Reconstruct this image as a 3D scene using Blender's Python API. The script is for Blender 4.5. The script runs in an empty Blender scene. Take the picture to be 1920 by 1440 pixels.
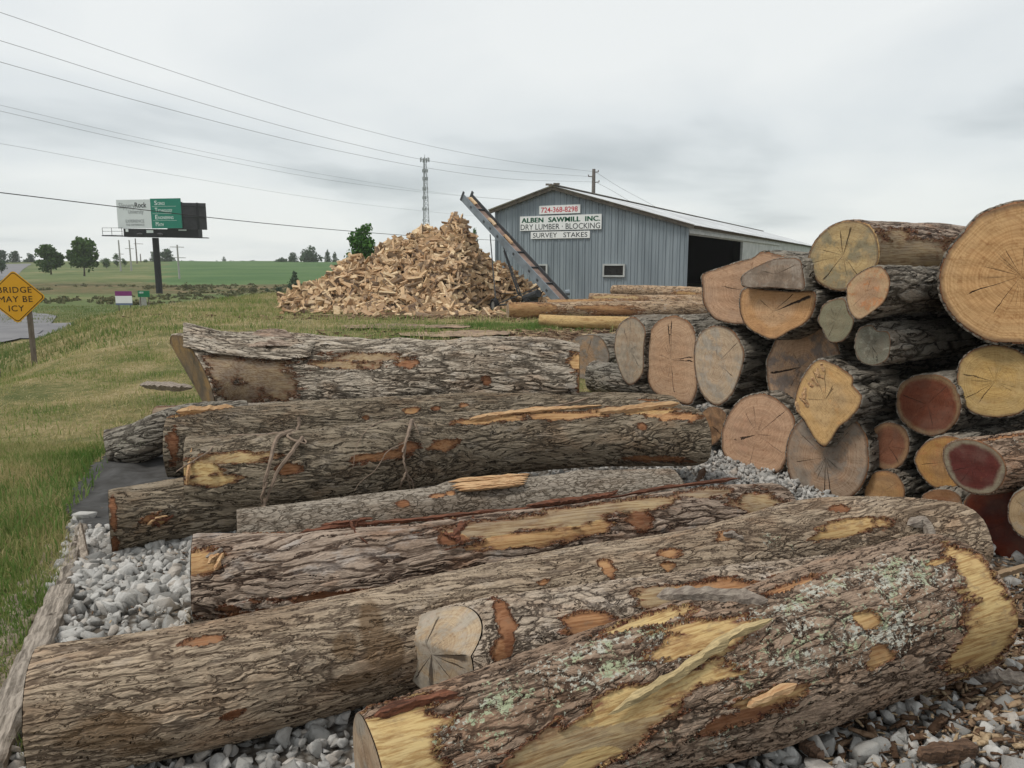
import bpy, bmesh, math, random
import numpy as np
from mathutils import Vector, Matrix, noise as mnoise
random.seed(7); RNG = np.random.default_rng(7)
S = bpy.context.scene
COL = S.collection
# ------------------------------------------------------------------ camera, world, sun, exposure
F = 1400.0; H = 1.6; PITCH = math.atan(225/1400.0)
cp, sp = math.cos(PITCH), math.sin(PITCH)
FWD = Vector((0, cp, -sp)); UP = Vector((0, sp, cp)); RT = Vector((1, 0, 0)); CAM = Vector((0, 0, H))
cd = bpy.data.cameras.new('camera'); cam = bpy.data.objects.new('camera', cd); COL.objects.link(cam)
cam.location = CAM; cam.rotation_euler = (math.pi/2 - PITCH, 0, 0)
cd.sensor_width = 36; cd.lens = 36*F/1920; cd.clip_start = 0.05; cd.clip_end = 6000
S.camera = cam
S.view_settings.view_transform = 'Standard'; S.view_settings.look = 'None'
S.view_settings.exposure = 0.2; S.view_settings.gamma = 1
S.cycles.use_denoising = True; S.cycles.max_bounces = 6; S.cycles.diffuse_bounces = 3
S.cycles.sample_clamp_indirect = 6; S.cycles.volume_bounces = 2
SUN_EL, SUN_AZ = 58, -35      # azimuth from +Y clockwise
W = bpy.data.worlds.new('World'); S.world = W; W.use_nodes = True
wt = W.node_tree; wt.nodes.clear()
def N(t, typ, **k):
    n = t.nodes.new(typ)
    for a, b in k.items(): setattr(n, a, b)
    return n
wo = N(wt, 'ShaderNodeOutputWorld'); bg = N(wt, 'ShaderNodeBackground'); bg.inputs[1].default_value = 0.1
sky = N(wt, 'ShaderNodeTexSky', sky_type='NISHITA', sun_disc=False)
sky.sun_elevation = math.radians(SUN_EL); sky.sun_rotation = math.radians(SUN_AZ)
tc = N(wt, 'ShaderNodeTexCoord')
sep = N(wt, 'ShaderNodeSeparateXYZ'); wt.links.new(tc.outputs['Generated'], sep.inputs[0])
# project the direction on a flat cloud deck so cloud masses stretch towards the horizon
zz = N(wt, 'ShaderNodeMath', operation='ADD'); zz.inputs[1].default_value = 0.16; wt.links.new(sep.outputs['Z'], zz.inputs[0])
zm = N(wt, 'ShaderNodeMath', operation='MAXIMUM'); zm.inputs[1].default_value = 0.05; wt.links.new(zz.outputs[0], zm.inputs[0])
dv = N(wt, 'ShaderNodeVectorMath', operation='DIVIDE'); wt.links.new(tc.outputs['Generated'], dv.inputs[0])
cb = N(wt, 'ShaderNodeCombineXYZ'); [wt.links.new(zm.outputs[0], cb.inputs[i]) for i in range(3)]
wt.links.new(cb.outputs[0], dv.inputs[1])
ns = N(wt, 'ShaderNodeTexNoise'); ns.inputs['Scale'].default_value = 0.62; ns.inputs['Detail'].default_value = 5; ns.inputs['Roughness'].default_value = 0.46
ns.inputs['Distortion'].default_value = 0.35
wt.links.new(dv.outputs[0], ns.inputs['Vector'])
cr = N(wt, 'ShaderNodeValToRGB'); e = cr.color_ramp
e.elements[0].position = 0.33; e.elements[0].color = (.46, .50, .52, 1)
e.elements[1].position = 0.60; e.elements[1].color = (.83, .85, .84, 1)
m_ = e.elements.new(0.45); m_.color = (.71, .745, .755, 1)
wt.links.new(ns.outputs[0], cr.inputs[0])
ml = N(wt, 'ShaderNodeVectorMath', operation='SCALE'); ml.inputs['Scale'].default_value = 9.7; wt.links.new(cr.outputs[0], ml.inputs[0])
mx = N(wt, 'ShaderNodeMixRGB'); mx.inputs[0].default_value = 0.9
wt.links.new(sky.outputs[0], mx.inputs[1]); wt.links.new(ml.outputs[0], mx.inputs[2])
wt.links.new(mx.outputs[0], bg.inputs[0]); wt.links.new(bg.outputs[0], wo.inputs[0])
sl = bpy.data.lights.new('sun', 'SUN'); sl.energy = 1.9; sl.angle = math.radians(14); sl.color = (1, .95, .87)
so = bpy.data.objects.new('sun', sl); COL.objects.link(so)
az, el = math.radians(SUN_AZ-75), math.radians(SUN_EL)
sdir = Vector((math.sin(az)*math.cos(el), math.cos(az)*math.cos(el), math.sin(el)))
so.rotation_euler = sdir.to_track_quat('Z', 'Y').to_euler()
sky.sun_rotation = az
# ------------------------------------------------------------------ projection helpers (photo px 1920x1440 -> world)
def ray(px, py): return FWD + RT*((px-960)/F) - UP*((py-720)/F)
def PD(px, py, d): return CAM + ray(px, py)*d
def PY(px, py, Y): r = ray(px, py); return CAM + r*(Y/r.y)
def PZ(px, py, z): r = ray(px, py); return CAM + r*((z-H)/r.z)
def PV(px, py, A, B, off=0.0):   # hit on the vertical plane through A and B
    n = Vector((B[1]-A[1], -(B[0]-A[0]), 0)).normalized()
    if n.y > 0: n = -n
    r = ray(px, py); t = (Vector((A[0], A[1], 0))+n*off-CAM).dot(n)/r.dot(n); return CAM + r*t
def proj(p):
    q = Vector(p)-CAM; d = q.dot(FWD); return 960+F*q.x/d, 720-F*q.dot(UP)/d
def sst(x, a=0., b=1.):
    t = np.clip((x-a)/(b-a), 0, 1); return t*t*(3-2*t)
def wob(x, y, s=1., seed=0):     # cheap smooth 2-D noise, about -1..1
    r = np.random.default_rng(1000+seed); o = 0
    for k in range(6):
        a = r.uniform(0, 6.28); f = s*r.uniform(.5, 2.2); o = o+np.sin((x*math.cos(a)+y*math.sin(a))*f+r.uniform(0, 6.28)+1.3*np.sin((x*math.sin(a)-y*math.cos(a))*f*.7))
    return o/3.2
# ------------------------------------------------------------------ object helpers
def link(o, parent=None):
    COL.objects.link(o)
    if parent is not None: o.parent = parent
    return o
def tag(o, label=None, cat=None, group=None, kind=None):
    if label: o['label'] = label
    if cat: o['category'] = cat
    if group: o['group'] = group
    if kind: o['kind'] = kind
    return o
def empty(name, loc, label=None, cat=None, group=None, quat=None):
    o = bpy.data.objects.new(name, None); COL.objects.link(o); o.location = loc; o.empty_display_size = .1
    if quat is not None: o.rotation_mode = 'QUATERNION'; o.rotation_quaternion = quat
    return tag(o, label, cat, group)
def npmesh(name, V, Fc, mat=None, parent=None, smooth=False, attrs=None, matidx=None, base=None):
    """V (n,3); Fc (m,k) int array or list of index lists"""
    V = np.asarray(V, dtype=np.float32)
    if base is not None: V = V-np.asarray(base, dtype=np.float32)
    me = bpy.data.meshes.new(name)
    if isinstance(Fc, np.ndarray):
        m, k = Fc.shape
        me.vertices.add(len(V)); me.vertices.foreach_set('co', V.ravel())
        me.loops.add(m*k); me.loops.foreach_set('vertex_index', Fc.astype(np.int32).ravel())
        me.polygons.add(m); me.polygons.foreach_set('loop_start', np.arange(0, m*k, k, dtype=np.int32))
        me.update(calc_edges=True); me.validate()
    else:
        me.from_pydata(V.tolist(), [], Fc); me.update()
    if attrs:
        for a, v in attrs.items():
            v = np.asarray(v, dtype=np.float32)
            if v.ndim == 1: me.attributes.new(a, 'FLOAT', 'POINT').data.foreach_set('value', v)
            elif v.shape[1] == 3: me.attributes.new(a, 'FLOAT_VECTOR', 'POINT').data.foreach_set('vector', v.ravel())
    mats = mat if isinstance(mat, (list, tuple)) else [mat]
    for m_ in mats:
        if m_: me.materials.append(m_)
    if matidx is not None: me.polygons.foreach_set('material_index', np.asarray(matidx, dtype=np.int32))
    if smooth: me.polygons.foreach_set('use_smooth', np.ones(len(me.polygons), dtype=bool))
    return link(bpy.data.objects.new(name, me), parent)
class MB:
    def __init__(s): s.v = []; s.f = []
    def add(s, V, Fs):
        b = len(s.v); s.v += [tuple(p) for p in V]; s.f += [[i+b for i in q] for q in Fs]
    def box(s, c, sz, rot=None):
        V = [Vector((x*sz[0]/2, y*sz[1]/2, z*sz[2]/2)) for x in (-1, 1) for y in (-1, 1) for z in (-1, 1)]
        if rot is not None: V = [rot @ v for v in V]
        s.add([v+Vector(c) for v in V], [(0, 1, 3, 2), (4, 6, 7, 5), (0, 4, 5, 1), (2, 3, 7, 6), (0, 2, 6, 4), (1, 5, 7, 3)])
    def bar(s, a, b, w, h, up=(0, 0, 1)):
        a, b = Vector(a), Vector(b); x = (b-a).normalized(); y = Vector(up).cross(x)
        if y.length < 1e-4: y = Vector((0, 1, 0)).cross(x)
        y.normalize(); z = x.cross(y)
        V = [p+y*(i*w/2)+z*(j*h/2) for p in (a, b) for i, j in ((-1, -1), (1, -1), (1, 1), (-1, 1))]
        s.add(V, [(3, 2, 1, 0), (4, 5, 6, 7), (0, 1, 5, 4), (1, 2, 6, 5), (2, 3, 7, 6), (3, 0, 4, 7)])
    def tube(s, pts, rad, n=8, cap=True, jit=0.):
        pts = [Vector(p) for p in pts]; R = rad if isinstance(rad, (list, tuple)) else [rad]*len(pts)
        V = []; Fs = []; ref = Vector((0, 0, 1))
        for i, p in enumerate(pts):
            t = (pts[min(i+1, len(pts)-1)]-pts[max(i-1, 0)]).normalized()
            y = ref.cross(t)
            if y.length < .05: y = Vector((0, 1, 0)).cross(t)
            y.normalize(); z = t.cross(y)
            for k in range(n):
                a = 2*math.pi*k/n; r = R[i]*(1+random.uniform(-jit, jit))
                V.append(p+y*(math.cos(a)*r)+z*(math.sin(a)*r))
        for i in range(len(pts)-1):
            for k in range(n): Fs.append((i*n+k, i*n+(k+1) % n, (i+1)*n+(k+1) % n, (i+1)*n+k))
        if cap: Fs += [tuple(range(n))[::-1], tuple((len(pts)-1)*n+k for k in range(n))]
        s.add(V, Fs)
    def build(s, name, mat, parent=None, smooth=False, base=None):
        V = [Vector(p) for p in s.v]
        if base is None and parent is not None: base = parent.matrix_basis.translation if parent.parent is None else parent.parent.matrix_basis.translation
        if base is None and parent is None:
            a = np.array(s.v); base = Vector(((a[:, 0].min()+a[:, 0].max())/2, (a[:, 1].min()+a[:, 1].max())/2, a[:, 2].min()))
            o = npmesh(name, np.array(s.v)-np.array(base), s.f, mat, None, smooth); o.location = base; return o
        return npmesh(name, np.array(s.v)-np.array(base), s.f, mat, parent, smooth)
# ------------------------------------------------------------------ materials
def newmat(name, rough=.85, spec=.25):
    m = bpy.data.materials.new(name); m.use_nodes = True; t = m.node_tree
    b = t.nodes['Principled BSDF']; b.inputs['Roughness'].default_value = rough; b.inputs['Specular IOR Level'].default_value = spec
    return m, t, b
def L(t, a, b): t.links.new(a, b)
def math_(t, op, a, b=None, clamp=False):
    n = N(t, 'ShaderNodeMath', operation=op); n.use_clamp = clamp
    for i, x in enumerate((a, b)):
        if x is None: continue
        if isinstance(x, (int, float)): n.inputs[i].default_value = x
        else: L(t, x, n.inputs[i])
    return n.outputs[0]
def mrange(t, x, a, b, c=0., d=1., smooth=True):
    n = N(t, 'ShaderNodeMapRange'); n.interpolation_type = 'SMOOTHSTEP' if smooth else 'LINEAR'
    L(t, x, n.inputs[0])
    for i, v in zip((1, 2, 3, 4), (a, b, c, d)): n.inputs[i].default_value = v
    return n.outputs[0]
def mixc(t, f, a, b, mode='MIX'):
    n = N(t, 'ShaderNodeMixRGB', blend_type=mode)
    for i, x in zip((0, 1, 2), (f, a, b)):
        if isinstance(x, (int, float)): n.inputs[i].default_value = x
        elif isinstance(x, tuple): n.inputs[i].default_value = (*x, 1)
        else: L(t, x, n.inputs[i])
    return n.outputs[0]
def ramp(t, x, stops):
    n = N(t, 'ShaderNodeValToRGB'); el = n.color_ramp.elements
    el[0].position, el[0].color = stops[0][0], (*stops[0][1], 1); el[1].position, el[1].color = stops[-1][0], (*stops[-1][1], 1)
    for p, c in stops[1:-1]: q = el.new(p); q.color = (*c, 1)
    L(t, x, n.inputs[0]); return n.outputs[0]
def attr(t, name): return N(t, 'ShaderNodeAttribute', attribute_name=name)
def noise(t, vec, scale, detail=4, rough=.55, dist=0.):
    n = N(t, 'ShaderNodeTexNoise'); n.inputs['Scale'].default_value = scale; n.inputs['Detail'].default_value = detail
    n.inputs['Roughness'].default_value = rough; n.inputs['Distortion'].default_value = dist
    if vec is not None: L(t, vec, n.inputs['Vector'])
    return n
def vscale(t, v, s):
    n = N(t, 'ShaderNodeVectorMath', operation='MULTIPLY'); L(t, v, n.inputs[0]); n.inputs[1].default_value = s; return n.outputs[0]
def vadd(t, a, b):
    n = N(t, 'ShaderNodeVectorMath', operation='ADD')
    L(t, a, n.inputs[0])
    if isinstance(b, tuple): n.inputs[1].default_value = b
    else: L(t, b, n.inputs[1])
    return n.outputs[0]
def bump(t, b, h, dist=.01, strength=1.):
    n = N(t, 'ShaderNodeBump'); n.inputs['Distance'].default_value = dist; n.inputs['Strength'].default_value = strength
    L(t, h, n.inputs['Height']); L(t, n.outputs[0], b.inputs['Normal'])
def simple(name, c, rough=.8, var=.25, scale=6., bmp=.0, metal=0., spec=.25, stretch=(1, 1, 1), c2=None, rot=0.):
    m, t, b = newmat(name, rough, spec); b.inputs['Metallic'].default_value = metal
    o = N(t, 'ShaderNodeTexCoord').outputs['Object']
    if rot: vr = N(t, 'ShaderNodeVectorRotate', rotation_type='Z_AXIS'); vr.inputs['Angle'].default_value = rot; L(t, o, vr.inputs['Vector']); o = vr.outputs[0]
    v = vscale(t, o, stretch)
    n = noise(t, v, scale, 6, .6)
    f = mrange(t, n.outputs[0], .3, .7)
    c2 = c2 or tuple(x*(1-var) for x in c)
    L(t, mixc(t, f, c2, c), b.inputs['Base Color'])
    if bmp: bump(t, b, n.outputs[0], bmp)
    return m
def bark_mat(name, s=30., el=.2, depth=.011, ridge=(.27, .24, .2), mid=(.17, .145, .12), furrow=(.035, .027, .022), warm=(.24, .13, .08), warmamt=.25, pale=(.42, .38, .34), paleamt=.2, vw=.14, lichen=True, lines=26.):
    m, t, b = newmat(name, .88, .2); out = t.nodes['Material Output']
    o = N(t, 'ShaderNodeTexCoord').outputs['Object']; oi = N(t, 'ShaderNodeObjectInfo')
    off = N(t, 'ShaderNodeVectorMath', operation='SCALE'); cbn = N(t, 'ShaderNodeCombineXYZ')
    for i in range(3): L(t, oi.outputs['Random'], cbn.inputs[i])
    L(t, cbn.outputs[0], off.inputs[0]); off.inputs['Scale'].default_value = 37.
    P0 = vadd(t, o, off.outputs[0])
    w1 = noise(t, vscale(t, P0, (1.6, 4, 4)), 2., 3, .5)
    wv = N(t, 'ShaderNodeVectorMath', operation='SCALE'); L(t, vadd(t, w1.outputs['Color'], (-.5, -.5, -.5)), wv.inputs[0]); wv.inputs['Scale'].default_value = .085
    P1 = vadd(t, P0, wv.outputs[0])
    w2 = noise(t, vscale(t, P0, (5, 14, 14)), 2., 3, .6)
    wv2 = N(t, 'ShaderNodeVectorMath', operation='SCALE'); L(t, vadd(t, w2.outputs['Color'], (-.5, -.5, -.5)), wv2.inputs[0]); wv2.inputs['Scale'].default_value = .03
    P2 = vadd(t, P1, wv2.outputs[0])
    v1 = N(t, 'ShaderNodeTexVoronoi', feature='DISTANCE_TO_EDGE'); v1.inputs['Scale'].default_value = 1; L(t, vscale(t, P2, (s*el, s, s)), v1.inputs['Vector'])
    v2 = N(t, 'ShaderNodeTexVoronoi', feature='DISTANCE_TO_EDGE'); v2.inputs['Scale'].default_value = 1; L(t, vscale(t, P2, (s*el*3.2, s*2.1, s*2.1)), v2.inputs['Vector'])
    fine = noise(t, vscale(t, P2, (25, 90, 90)), 1., 5, .65)
    big = noise(t, vscale(t, P0, (2.2, 4.5, 4.5)), 1.2, 5, .6)
    h1 = mrange(t, v1.outputs[0], .0, vw); h2 = mrange(t, v2.outputs[0], .0, .16)
    brk = noise(t, vscale(t, P1, (s*el*.9, s*.35, s*.35)), 1., 3, .5)      # lets furrows fade in and out
    h1b = math_(t, 'MAXIMUM', h1, mrange(t, brk.outputs[0], .50, .64, 0, .8))
    # long wavy furrows: contour lines of a noise stretched along the grain
    fl = noise(t, vscale(t, P2, (s*el*.5, s*.42, s*.42)), 1., 2, .45)
    fs = math_(t, 'ABSOLUTE', math_(t, 'SINE', math_(t, 'MULTIPLY', fl.outputs[0], lines)))
    fh = mrange(t, fs, .0, .30)
    h1b = math_(t, 'MULTIPLY', math_(t, 'ADD', math_(t, 'MULTIPLY', h1b, .62), .38), math_(t, 'ADD', math_(t, 'MULTIPLY', fh, .85), .15))
    hh = math_(t, 'ADD', math_(t, 'MULTIPLY', h1b, .58), math_(t, 'ADD', math_(t, 'MULTIPLY', math_(t, 'MULTIPLY', h2, h1b), .16), math_(t, 'MULTIPLY', fine.outputs[0], .36)))
    # peel
    pn = noise(t, vscale(t, P1, (9, 30, 30)), 1., 6, .66); pn2 = noise(t, vscale(t, P1, (3, 11, 11)), 1., 2, .5)
    pa = attr(t, 'peel').outputs['Fac']; pv = math_(t, 'ADD', pa, math_(t, 'MULTIPLY', math_(t, 'MINIMUM', math_(t, 'MULTIPLY', pa, 2.2), 1.), math_(t, 'ADD', math_(t, 'MULTIPLY', math_(t, 'SUBTRACT', pn.outputs[0], .5), 1.7), math_(t, 'MULTIPLY', math_(t, 'SUBTRACT', pn2.outputs[0], .5), 1.1))))
    pm = mrange(t, pv, .55, .585); rim = math_(t, 'MULTIPLY', mrange(t, pv, .43, .53), math_(t, 'SUBTRACT', 1., pm))
    tone = attr(t, 'tone').outputs['Fac']
    g1 = noise(t, vscale(t, P0, (4., 110, 110)), 1., 4, .6); g2 = noise(t, vscale(t, P0, (5, 12, 12)), 1., 5, .6)
    tn = math_(t, 'ADD', tone, math_(t, 'MULTIPLY', math_(t, 'SUBTRACT', g2.outputs[0], .5), .34), True)
    wood = ramp(t, tn, [(0, (.15, .055, .03)), (.33, (.38, .205, .10)), (.66, (.53, .39, .18)), (1, (.24, .185, .135))])
    wood = mixc(t, mrange(t, g1.outputs[0], .36, .56), mixc(t, 1., wood, (.66, .56, .48), 'MULTIPLY'), wood)
    g3 = noise(t, vscale(t, P0, (14, 22, 22)), 1., 6, .7)
    wood = mixc(t, math_(t, 'MULTIPLY', mrange(t, g3.outputs[0], .52, .7), .55), wood, (.20, .14, .09))
    wood = mixc(t, math_(t, 'MULTIPLY', mrange(t, pv, .56, .82, 1., 0.), .7), wood, (.17, .08, .04))
    g5 = noise(t, vscale(t, P0, (6, 30, 30)), 1., 5, .7); wood = mixc(t, math_(t, 'MULTIPLY', mrange(t, g5.outputs[0], .5, .66), .6), wood, mixc(t, 1., wood, (.5, .36, .27), 'MULTIPLY'))
    big2n = noise(t, vscale(t, P0, (9, 16, 16)), 1., 6, .7)
    # bark colour
    c = ramp(t, math_(t, 'MULTIPLY', hh, math_(t, 'ADD', math_(t, 'MULTIPLY', fine.outputs[0], 1.3), .36)), [(.10, furrow), (.42, mid), (.72, ridge), (.98, tuple(x*1.35 for x in ridge))])
    c = mixc(t, math_(t, 'MULTIPLY', mrange(t, big.outputs[0], .5, .72), warmamt*1.6, True), c, mixc(t, 1., c, tuple(min(1.15, x/(.27 if k == 0 else .24)) for k, x in enumerate(warm)) if 0 else (1.05, .80, .64), 'MULTIPLY'))
    crk = math_(t, 'MAXIMUM', math_(t, 'MULTIPLY', mrange(t, fs, .02, .30, 1., 0.), .9), math_(t, 'MULTIPLY', mrange(t, v1.outputs[0], .0, vw*.55, 1., 0.), mrange(t, brk.outputs[0], .50, .62, .85, .1)))
    crk = math_(t, 'MULTIPLY', crk, mrange(t, fine.outputs[0], .34, .5, .55, 1.))
    c = mixc(t, math_(t, 'MULTIPLY', crk, .85), c, furrow)
    big3 = noise(t, vscale(t, P0, (1.3, 5, 5)), 1.3, 5, .62)
    c = mixc(t, math_(t, 'MULTIPLY', mrange(t, big3.outputs[0], .46, .64), .55), c, mixc(t, 1., c, (.50, .42, .36), 'MULTIPLY'))
    mud = math_(t, 'ADD', attr(t, 'mud').outputs['Fac'], math_(t, 'MULTIPLY', math_(t, 'SUBTRACT', big2n.outputs[0], .5), .8))
    c = mixc(t, math_(t, 'MULTIPLY', mrange(t, mud, .42, .75), math_(t, 'MINIMUM', math_(t, 'MULTIPLY', attr(t, 'mud').outputs['Fac'], 2.), .75)), c, (.13, .08, .042))
    big2 = noise(t, vscale(t, P0, (3.1, 6, 6)), 1.7, 6, .68)
    c = mixc(t, math_(t, 'MULTIPLY', math_(t, 'MULTIPLY', mrange(t, big2.outputs[0], .54, .68), h1b), paleamt*2, True), c, pale)
    rim_c = mixc(t, mrange(t, g1.outputs[0], .4, .6), (.08, .025, .015), (.22, .09, .045))
    c = mixc(t, rim, c, rim_c); c = mixc(t, pm, c, wood)
    if lichen:
        ln = noise(t, vscale(t, P0, (1, 1, 1)), 62., 5, .7); ln2 = noise(t, P0, 7., 4, .6)
        lv = math_(t, 'ADD', math_(t, 'ADD', math_(t, 'MULTIPLY', attr(t, 'lich').outputs['Fac'], .24), math_(t, 'MULTIPLY', ln.outputs[0], .8)), math_(t, 'MULTIPLY', ln2.outputs[0], .3))
        lm = math_(t, 'MULTIPLY', mrange(t, lv, .735, .76), math_(t, 'SUBTRACT', 1., pm))
        gr = noise(t, P0, 11., 3, .5)
        lm = math_(t, 'MULTIPLY', lm, mrange(t, attr(t, 'lich').outputs['Fac'], .05, .25))
        c = mixc(t, lm, c, mixc(t, mrange(t, gr.outputs[0], .47, .58), (.42, .41, .35), (.33, .36, .235)))
    L(t, c, b.inputs['Base Color'])
    wet = math_(t, 'SUBTRACT', .93, math_(t, 'MULTIPLY', pm, .15)); L(t, wet, b.inputs['Roughness'])
    ph = math_(t, 'MULTIPLY', g1.outputs[0], .22)
    hf = N(t, 'ShaderNodeMix'); hf.data_type = 'FLOAT'; L(t, pm, hf.inputs[0]); L(t, math_(t, 'ADD', hh, math_(t, 'MULTIPLY', rim, .45)), hf.inputs[2]); L(t, ph, hf.inputs[3])
    dsp = N(t, 'ShaderNodeDisplacement'); dsp.inputs['Midlevel'].default_value = 0.
    L(t, math_(t, 'MULTIPLY', math_(t, 'SUBTRACT', hf.outputs[0], .5), attr(t, 'amp').outputs['Fac']), dsp.inputs['Height']); dsp.inputs['Scale'].default_value = depth
    L(t, dsp.outputs[0], out.inputs['Displacement']); m.displacement_method = 'BOTH'
    return m
def cut_mat(name, sap=(.52, .36, .22), heart=(.46, .29, .17), hr=.6, stain=(.22, .2, .17), st=.35, seed=0., crack=.5, rimdark=.9):
    m, t, b = newmat(name, .8, .2)
    a = attr(t, 'fc').outputs['Vector']; s_ = N(t, 'ShaderNodeSeparateXYZ'); L(t, a, s_.inputs[0])
    flat = N(t, 'ShaderNodeCombineXYZ'); L(t, s_.outputs[0], flat.inputs[0]); L(t, s_.outputs[1], flat.inputs[1]); flat.inputs[2].default_value = seed
    F2 = flat.outputs[0]; rho = s_.outputs[2]
    n1 = noise(t, F2, 1.3, 5, .6, .4); n2 = noise(t, F2, 4., 6, .65, .3)
    rr = math_(t, 'ADD', rho, math_(t, 'MULTIPLY', math_(t, 'SUBTRACT', n1.outputs[0], .5), .5))
    c = mixc(t, mrange(t, rr, hr-.1, hr+.1), heart, sap)
    # growth rings
    rg = N(t, 'ShaderNodeTexNoise'); rg.noise_dimensions = '1D'; rg.inputs['Scale'].default_value = 34.; rg.inputs['Detail'].default_value = 3
    L(t, math_(t, 'ADD', math_(t, 'ADD', rho, math_(t, 'MULTIPLY', n1.outputs[0], .16)), seed), rg.inputs['W'])
    c = mixc(t, math_(t, 'MULTIPLY', mrange(t, rg.outputs[0], .38, .6), .42), c, mixc(t, 1., c, (.62, .52, .45), 'MULTIPLY'))
    # radial rays and checks
    nr = N(t, 'ShaderNodeVectorMath', operation='NORMALIZE'); fl2 = N(t, 'ShaderNodeCombineXYZ'); L(t, s_.outputs[0], fl2.inputs[0]); L(t, s_.outputs[1], fl2.inputs[1]); L(t, fl2.outputs[0], nr.inputs[0])
    wbl = vadd(t, vscale(t, nr.outputs[0], (1, 1, 1)), vscale(t, n2.outputs['Color'], (.10, .10, 0)))
    dr = vadd(t, wbl, (seed, seed*.7, 0))
    ray_ = noise(t, dr, 30., 3, .6)
    c = mixc(t, math_(t, 'MULTIPLY', mrange(t, ray_.outputs[0], .5, .66), .3), c, mixc(t, 1., c, (.6, .5, .42), 'MULTIPLY'))
    ck = noise(t, dr, .55+crack*.75, 1, .3)
    band = math_(t, 'ABSOLUTE', math_(t, 'SUBTRACT', ck.outputs[0], .5))
    lim = mrange(t, noise(t, dr, 3.1, 1, .4).outputs[0], .35, .65, .1, .95)
    ckm = math_(t, 'MULTIPLY', mrange(t, band, .002, .006, 1., 0.), mrange(t, math_(t, 'SUBTRACT', rho, lim), -.12, .0, 1., 0.))
    # second set of thin checks
    ck2 = noise(t, vadd(t, dr, (5.3, 1.1, 3.)), 3.6, 2, .4); b2 = math_(t, 'ABSOLUTE', math_(t, 'SUBTRACT', ck2.outputs[0], .48))
    ckm2 = math_(t, 'MULTIPLY', mrange(t, b2, .002, .006, .5, 0.), mrange(t, rho, .2, .55, 1., 0.))
    # saw marks
    vr = N(t, 'ShaderNodeVectorRotate', rotation_type='Z_AXIS'); vr.inputs['Angle'].default_value = seed*1.7; L(t, F2, vr.inputs['Vector']); sw = noise(t, vscale(t, vr.outputs[0], (2., 38., 1.)), 1., 3, .6)
    c = mixc(t, math_(t, 'MULTIPLY', mrange(t, sw.outputs[0], .42, .62), .36), c, mixc(t, 1., c, (.7, .62, .55), 'MULTIPLY'))
    # weather stains
    sm = math_(t, 'MULTIPLY', mrange(t, math_(t, 'ADD', n1.outputs[0], math_(t, 'MULTIPLY', math_(t, 'SUBTRACT', n2.outputs[0], .5), .5)), .62-st*.35, .78-st*.35), min(1., st*1.7))
    c = mixc(t, sm, c, mixc(t, mrange(t, n2.outputs[0], .4, .65), stain, tuple(x*1.5 for x in stain)))
    c = mixc(t, math_(t, 'MULTIPLY', mrange(t, n2.outputs[0], .56, .72), .35), c, mixc(t, .5, c, (.34, .12, .05)))
    rimn = math_(t, 'ADD', rho, math_(t, 'MULTIPLY', math_(t, 'SUBTRACT', n2.outputs[0], .5), .10))
    c = mixc(t, math_(t, 'MULTIPLY', mrange(t, rimn, .93, 1.), rimdark*.75), c, (.12, .075, .05))
    q3 = noise(t, F2, 11., 6, .7); c = mixc(t, mrange(t, q3.outputs[0], .5, .72), c, mixc(t, 1., c, (.70, .62, .56), 'MULTIPLY'))
    q4 = noise(t, vadd(t, F2, (7., 3., 1.)), .9, 5, .6, .5); c = mixc(t, math_(t, 'MULTIPLY', mrange(t, q4.outputs[0], .45, .7), .45), c, mixc(t, .5, c, (.19, .15, .12)))
    c = mixc(t, math_(t, 'MULTIPLY', math_(t, 'MAXIMUM', ckm, ckm2), crack*1.6, True), c, (.035, .022, .015))
    L(t, c, b.inputs['Base Color'])
    bump(t, b, math_(t, 'SUBTRACT', math_(t, 'ADD', math_(t, 'MULTIPLY', sw.outputs[0], .25), math_(t, 'MULTIPLY', n2.outputs[0], .35)), math_(t, 'MAXIMUM', ckm, ckm2)), .006)
    return m
B_GREY = bark_mat('bark grey brown', s=34, el=.085, depth=.012, ridge=(.30, .235, .17), mid=(.215, .162, .115), furrow=(.06, .04, .028), warmamt=.3, paleamt=.1, lines=34)
B_DARK = bark_mat('bark dark grey', s=27, el=.10, depth=.015, ridge=(.21, .172, .125), mid=(.145, .114, .08), furrow=(.026, .02, .015), warmamt=.3, paleamt=.1, lines=26)
B_FINE = bark_mat('bark fine plates', s=50, el=.3, depth=.007, ridge=(.25, .215, .175), mid=(.18, .148, .112), furrow=(.055, .042, .031), warmamt=.25, paleamt=.1, lines=14)
B_SHAG = bark_mat('bark brown shaggy', s=22, el=.07, depth=.016, ridge=(.27, .21, .165), mid=(.14, .095, .068), furrow=(.022, .012, .009), warm=(.25, .13, .09), warmamt=.6, pale=(.38, .34, .31), paleamt=.35, lines=22)
B_LICH = bark_mat('bark pinkish with lichen', s=34, el=.17, depth=.014, ridge=(.245, .178, .13), mid=(.135, .092, .064), furrow=(.025, .015, .010), warm=(.23, .12, .095), warmamt=.4, pale=(.34, .28, .22), paleamt=.25, lines=22)
B_PLATE = bark_mat('bark small plates', s=38, el=.33, depth=.012, ridge=(.33, .27, .21), mid=(.17, .13, .10), furrow=(.025, .018, .012), pale=(.5, .44, .38), paleamt=.35, lines=14)
B_OLD = bark_mat('bark deep pale furrows', s=18, el=.12, depth=.026, ridge=(.36, .31, .25), mid=(.20, .165, .125), furrow=(.02, .015, .011), pale=(.52, .47, .41), paleamt=.35, vw=.2, lines=32)
B_SHADE = bark_mat('bark rough dark', s=17, el=.16, depth=.02, ridge=(.20, .18, .15), mid=(.11, .096, .076), furrow=(.017, .013, .010), warmamt=.2, paleamt=.15, vw=.18, lines=24)
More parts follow.
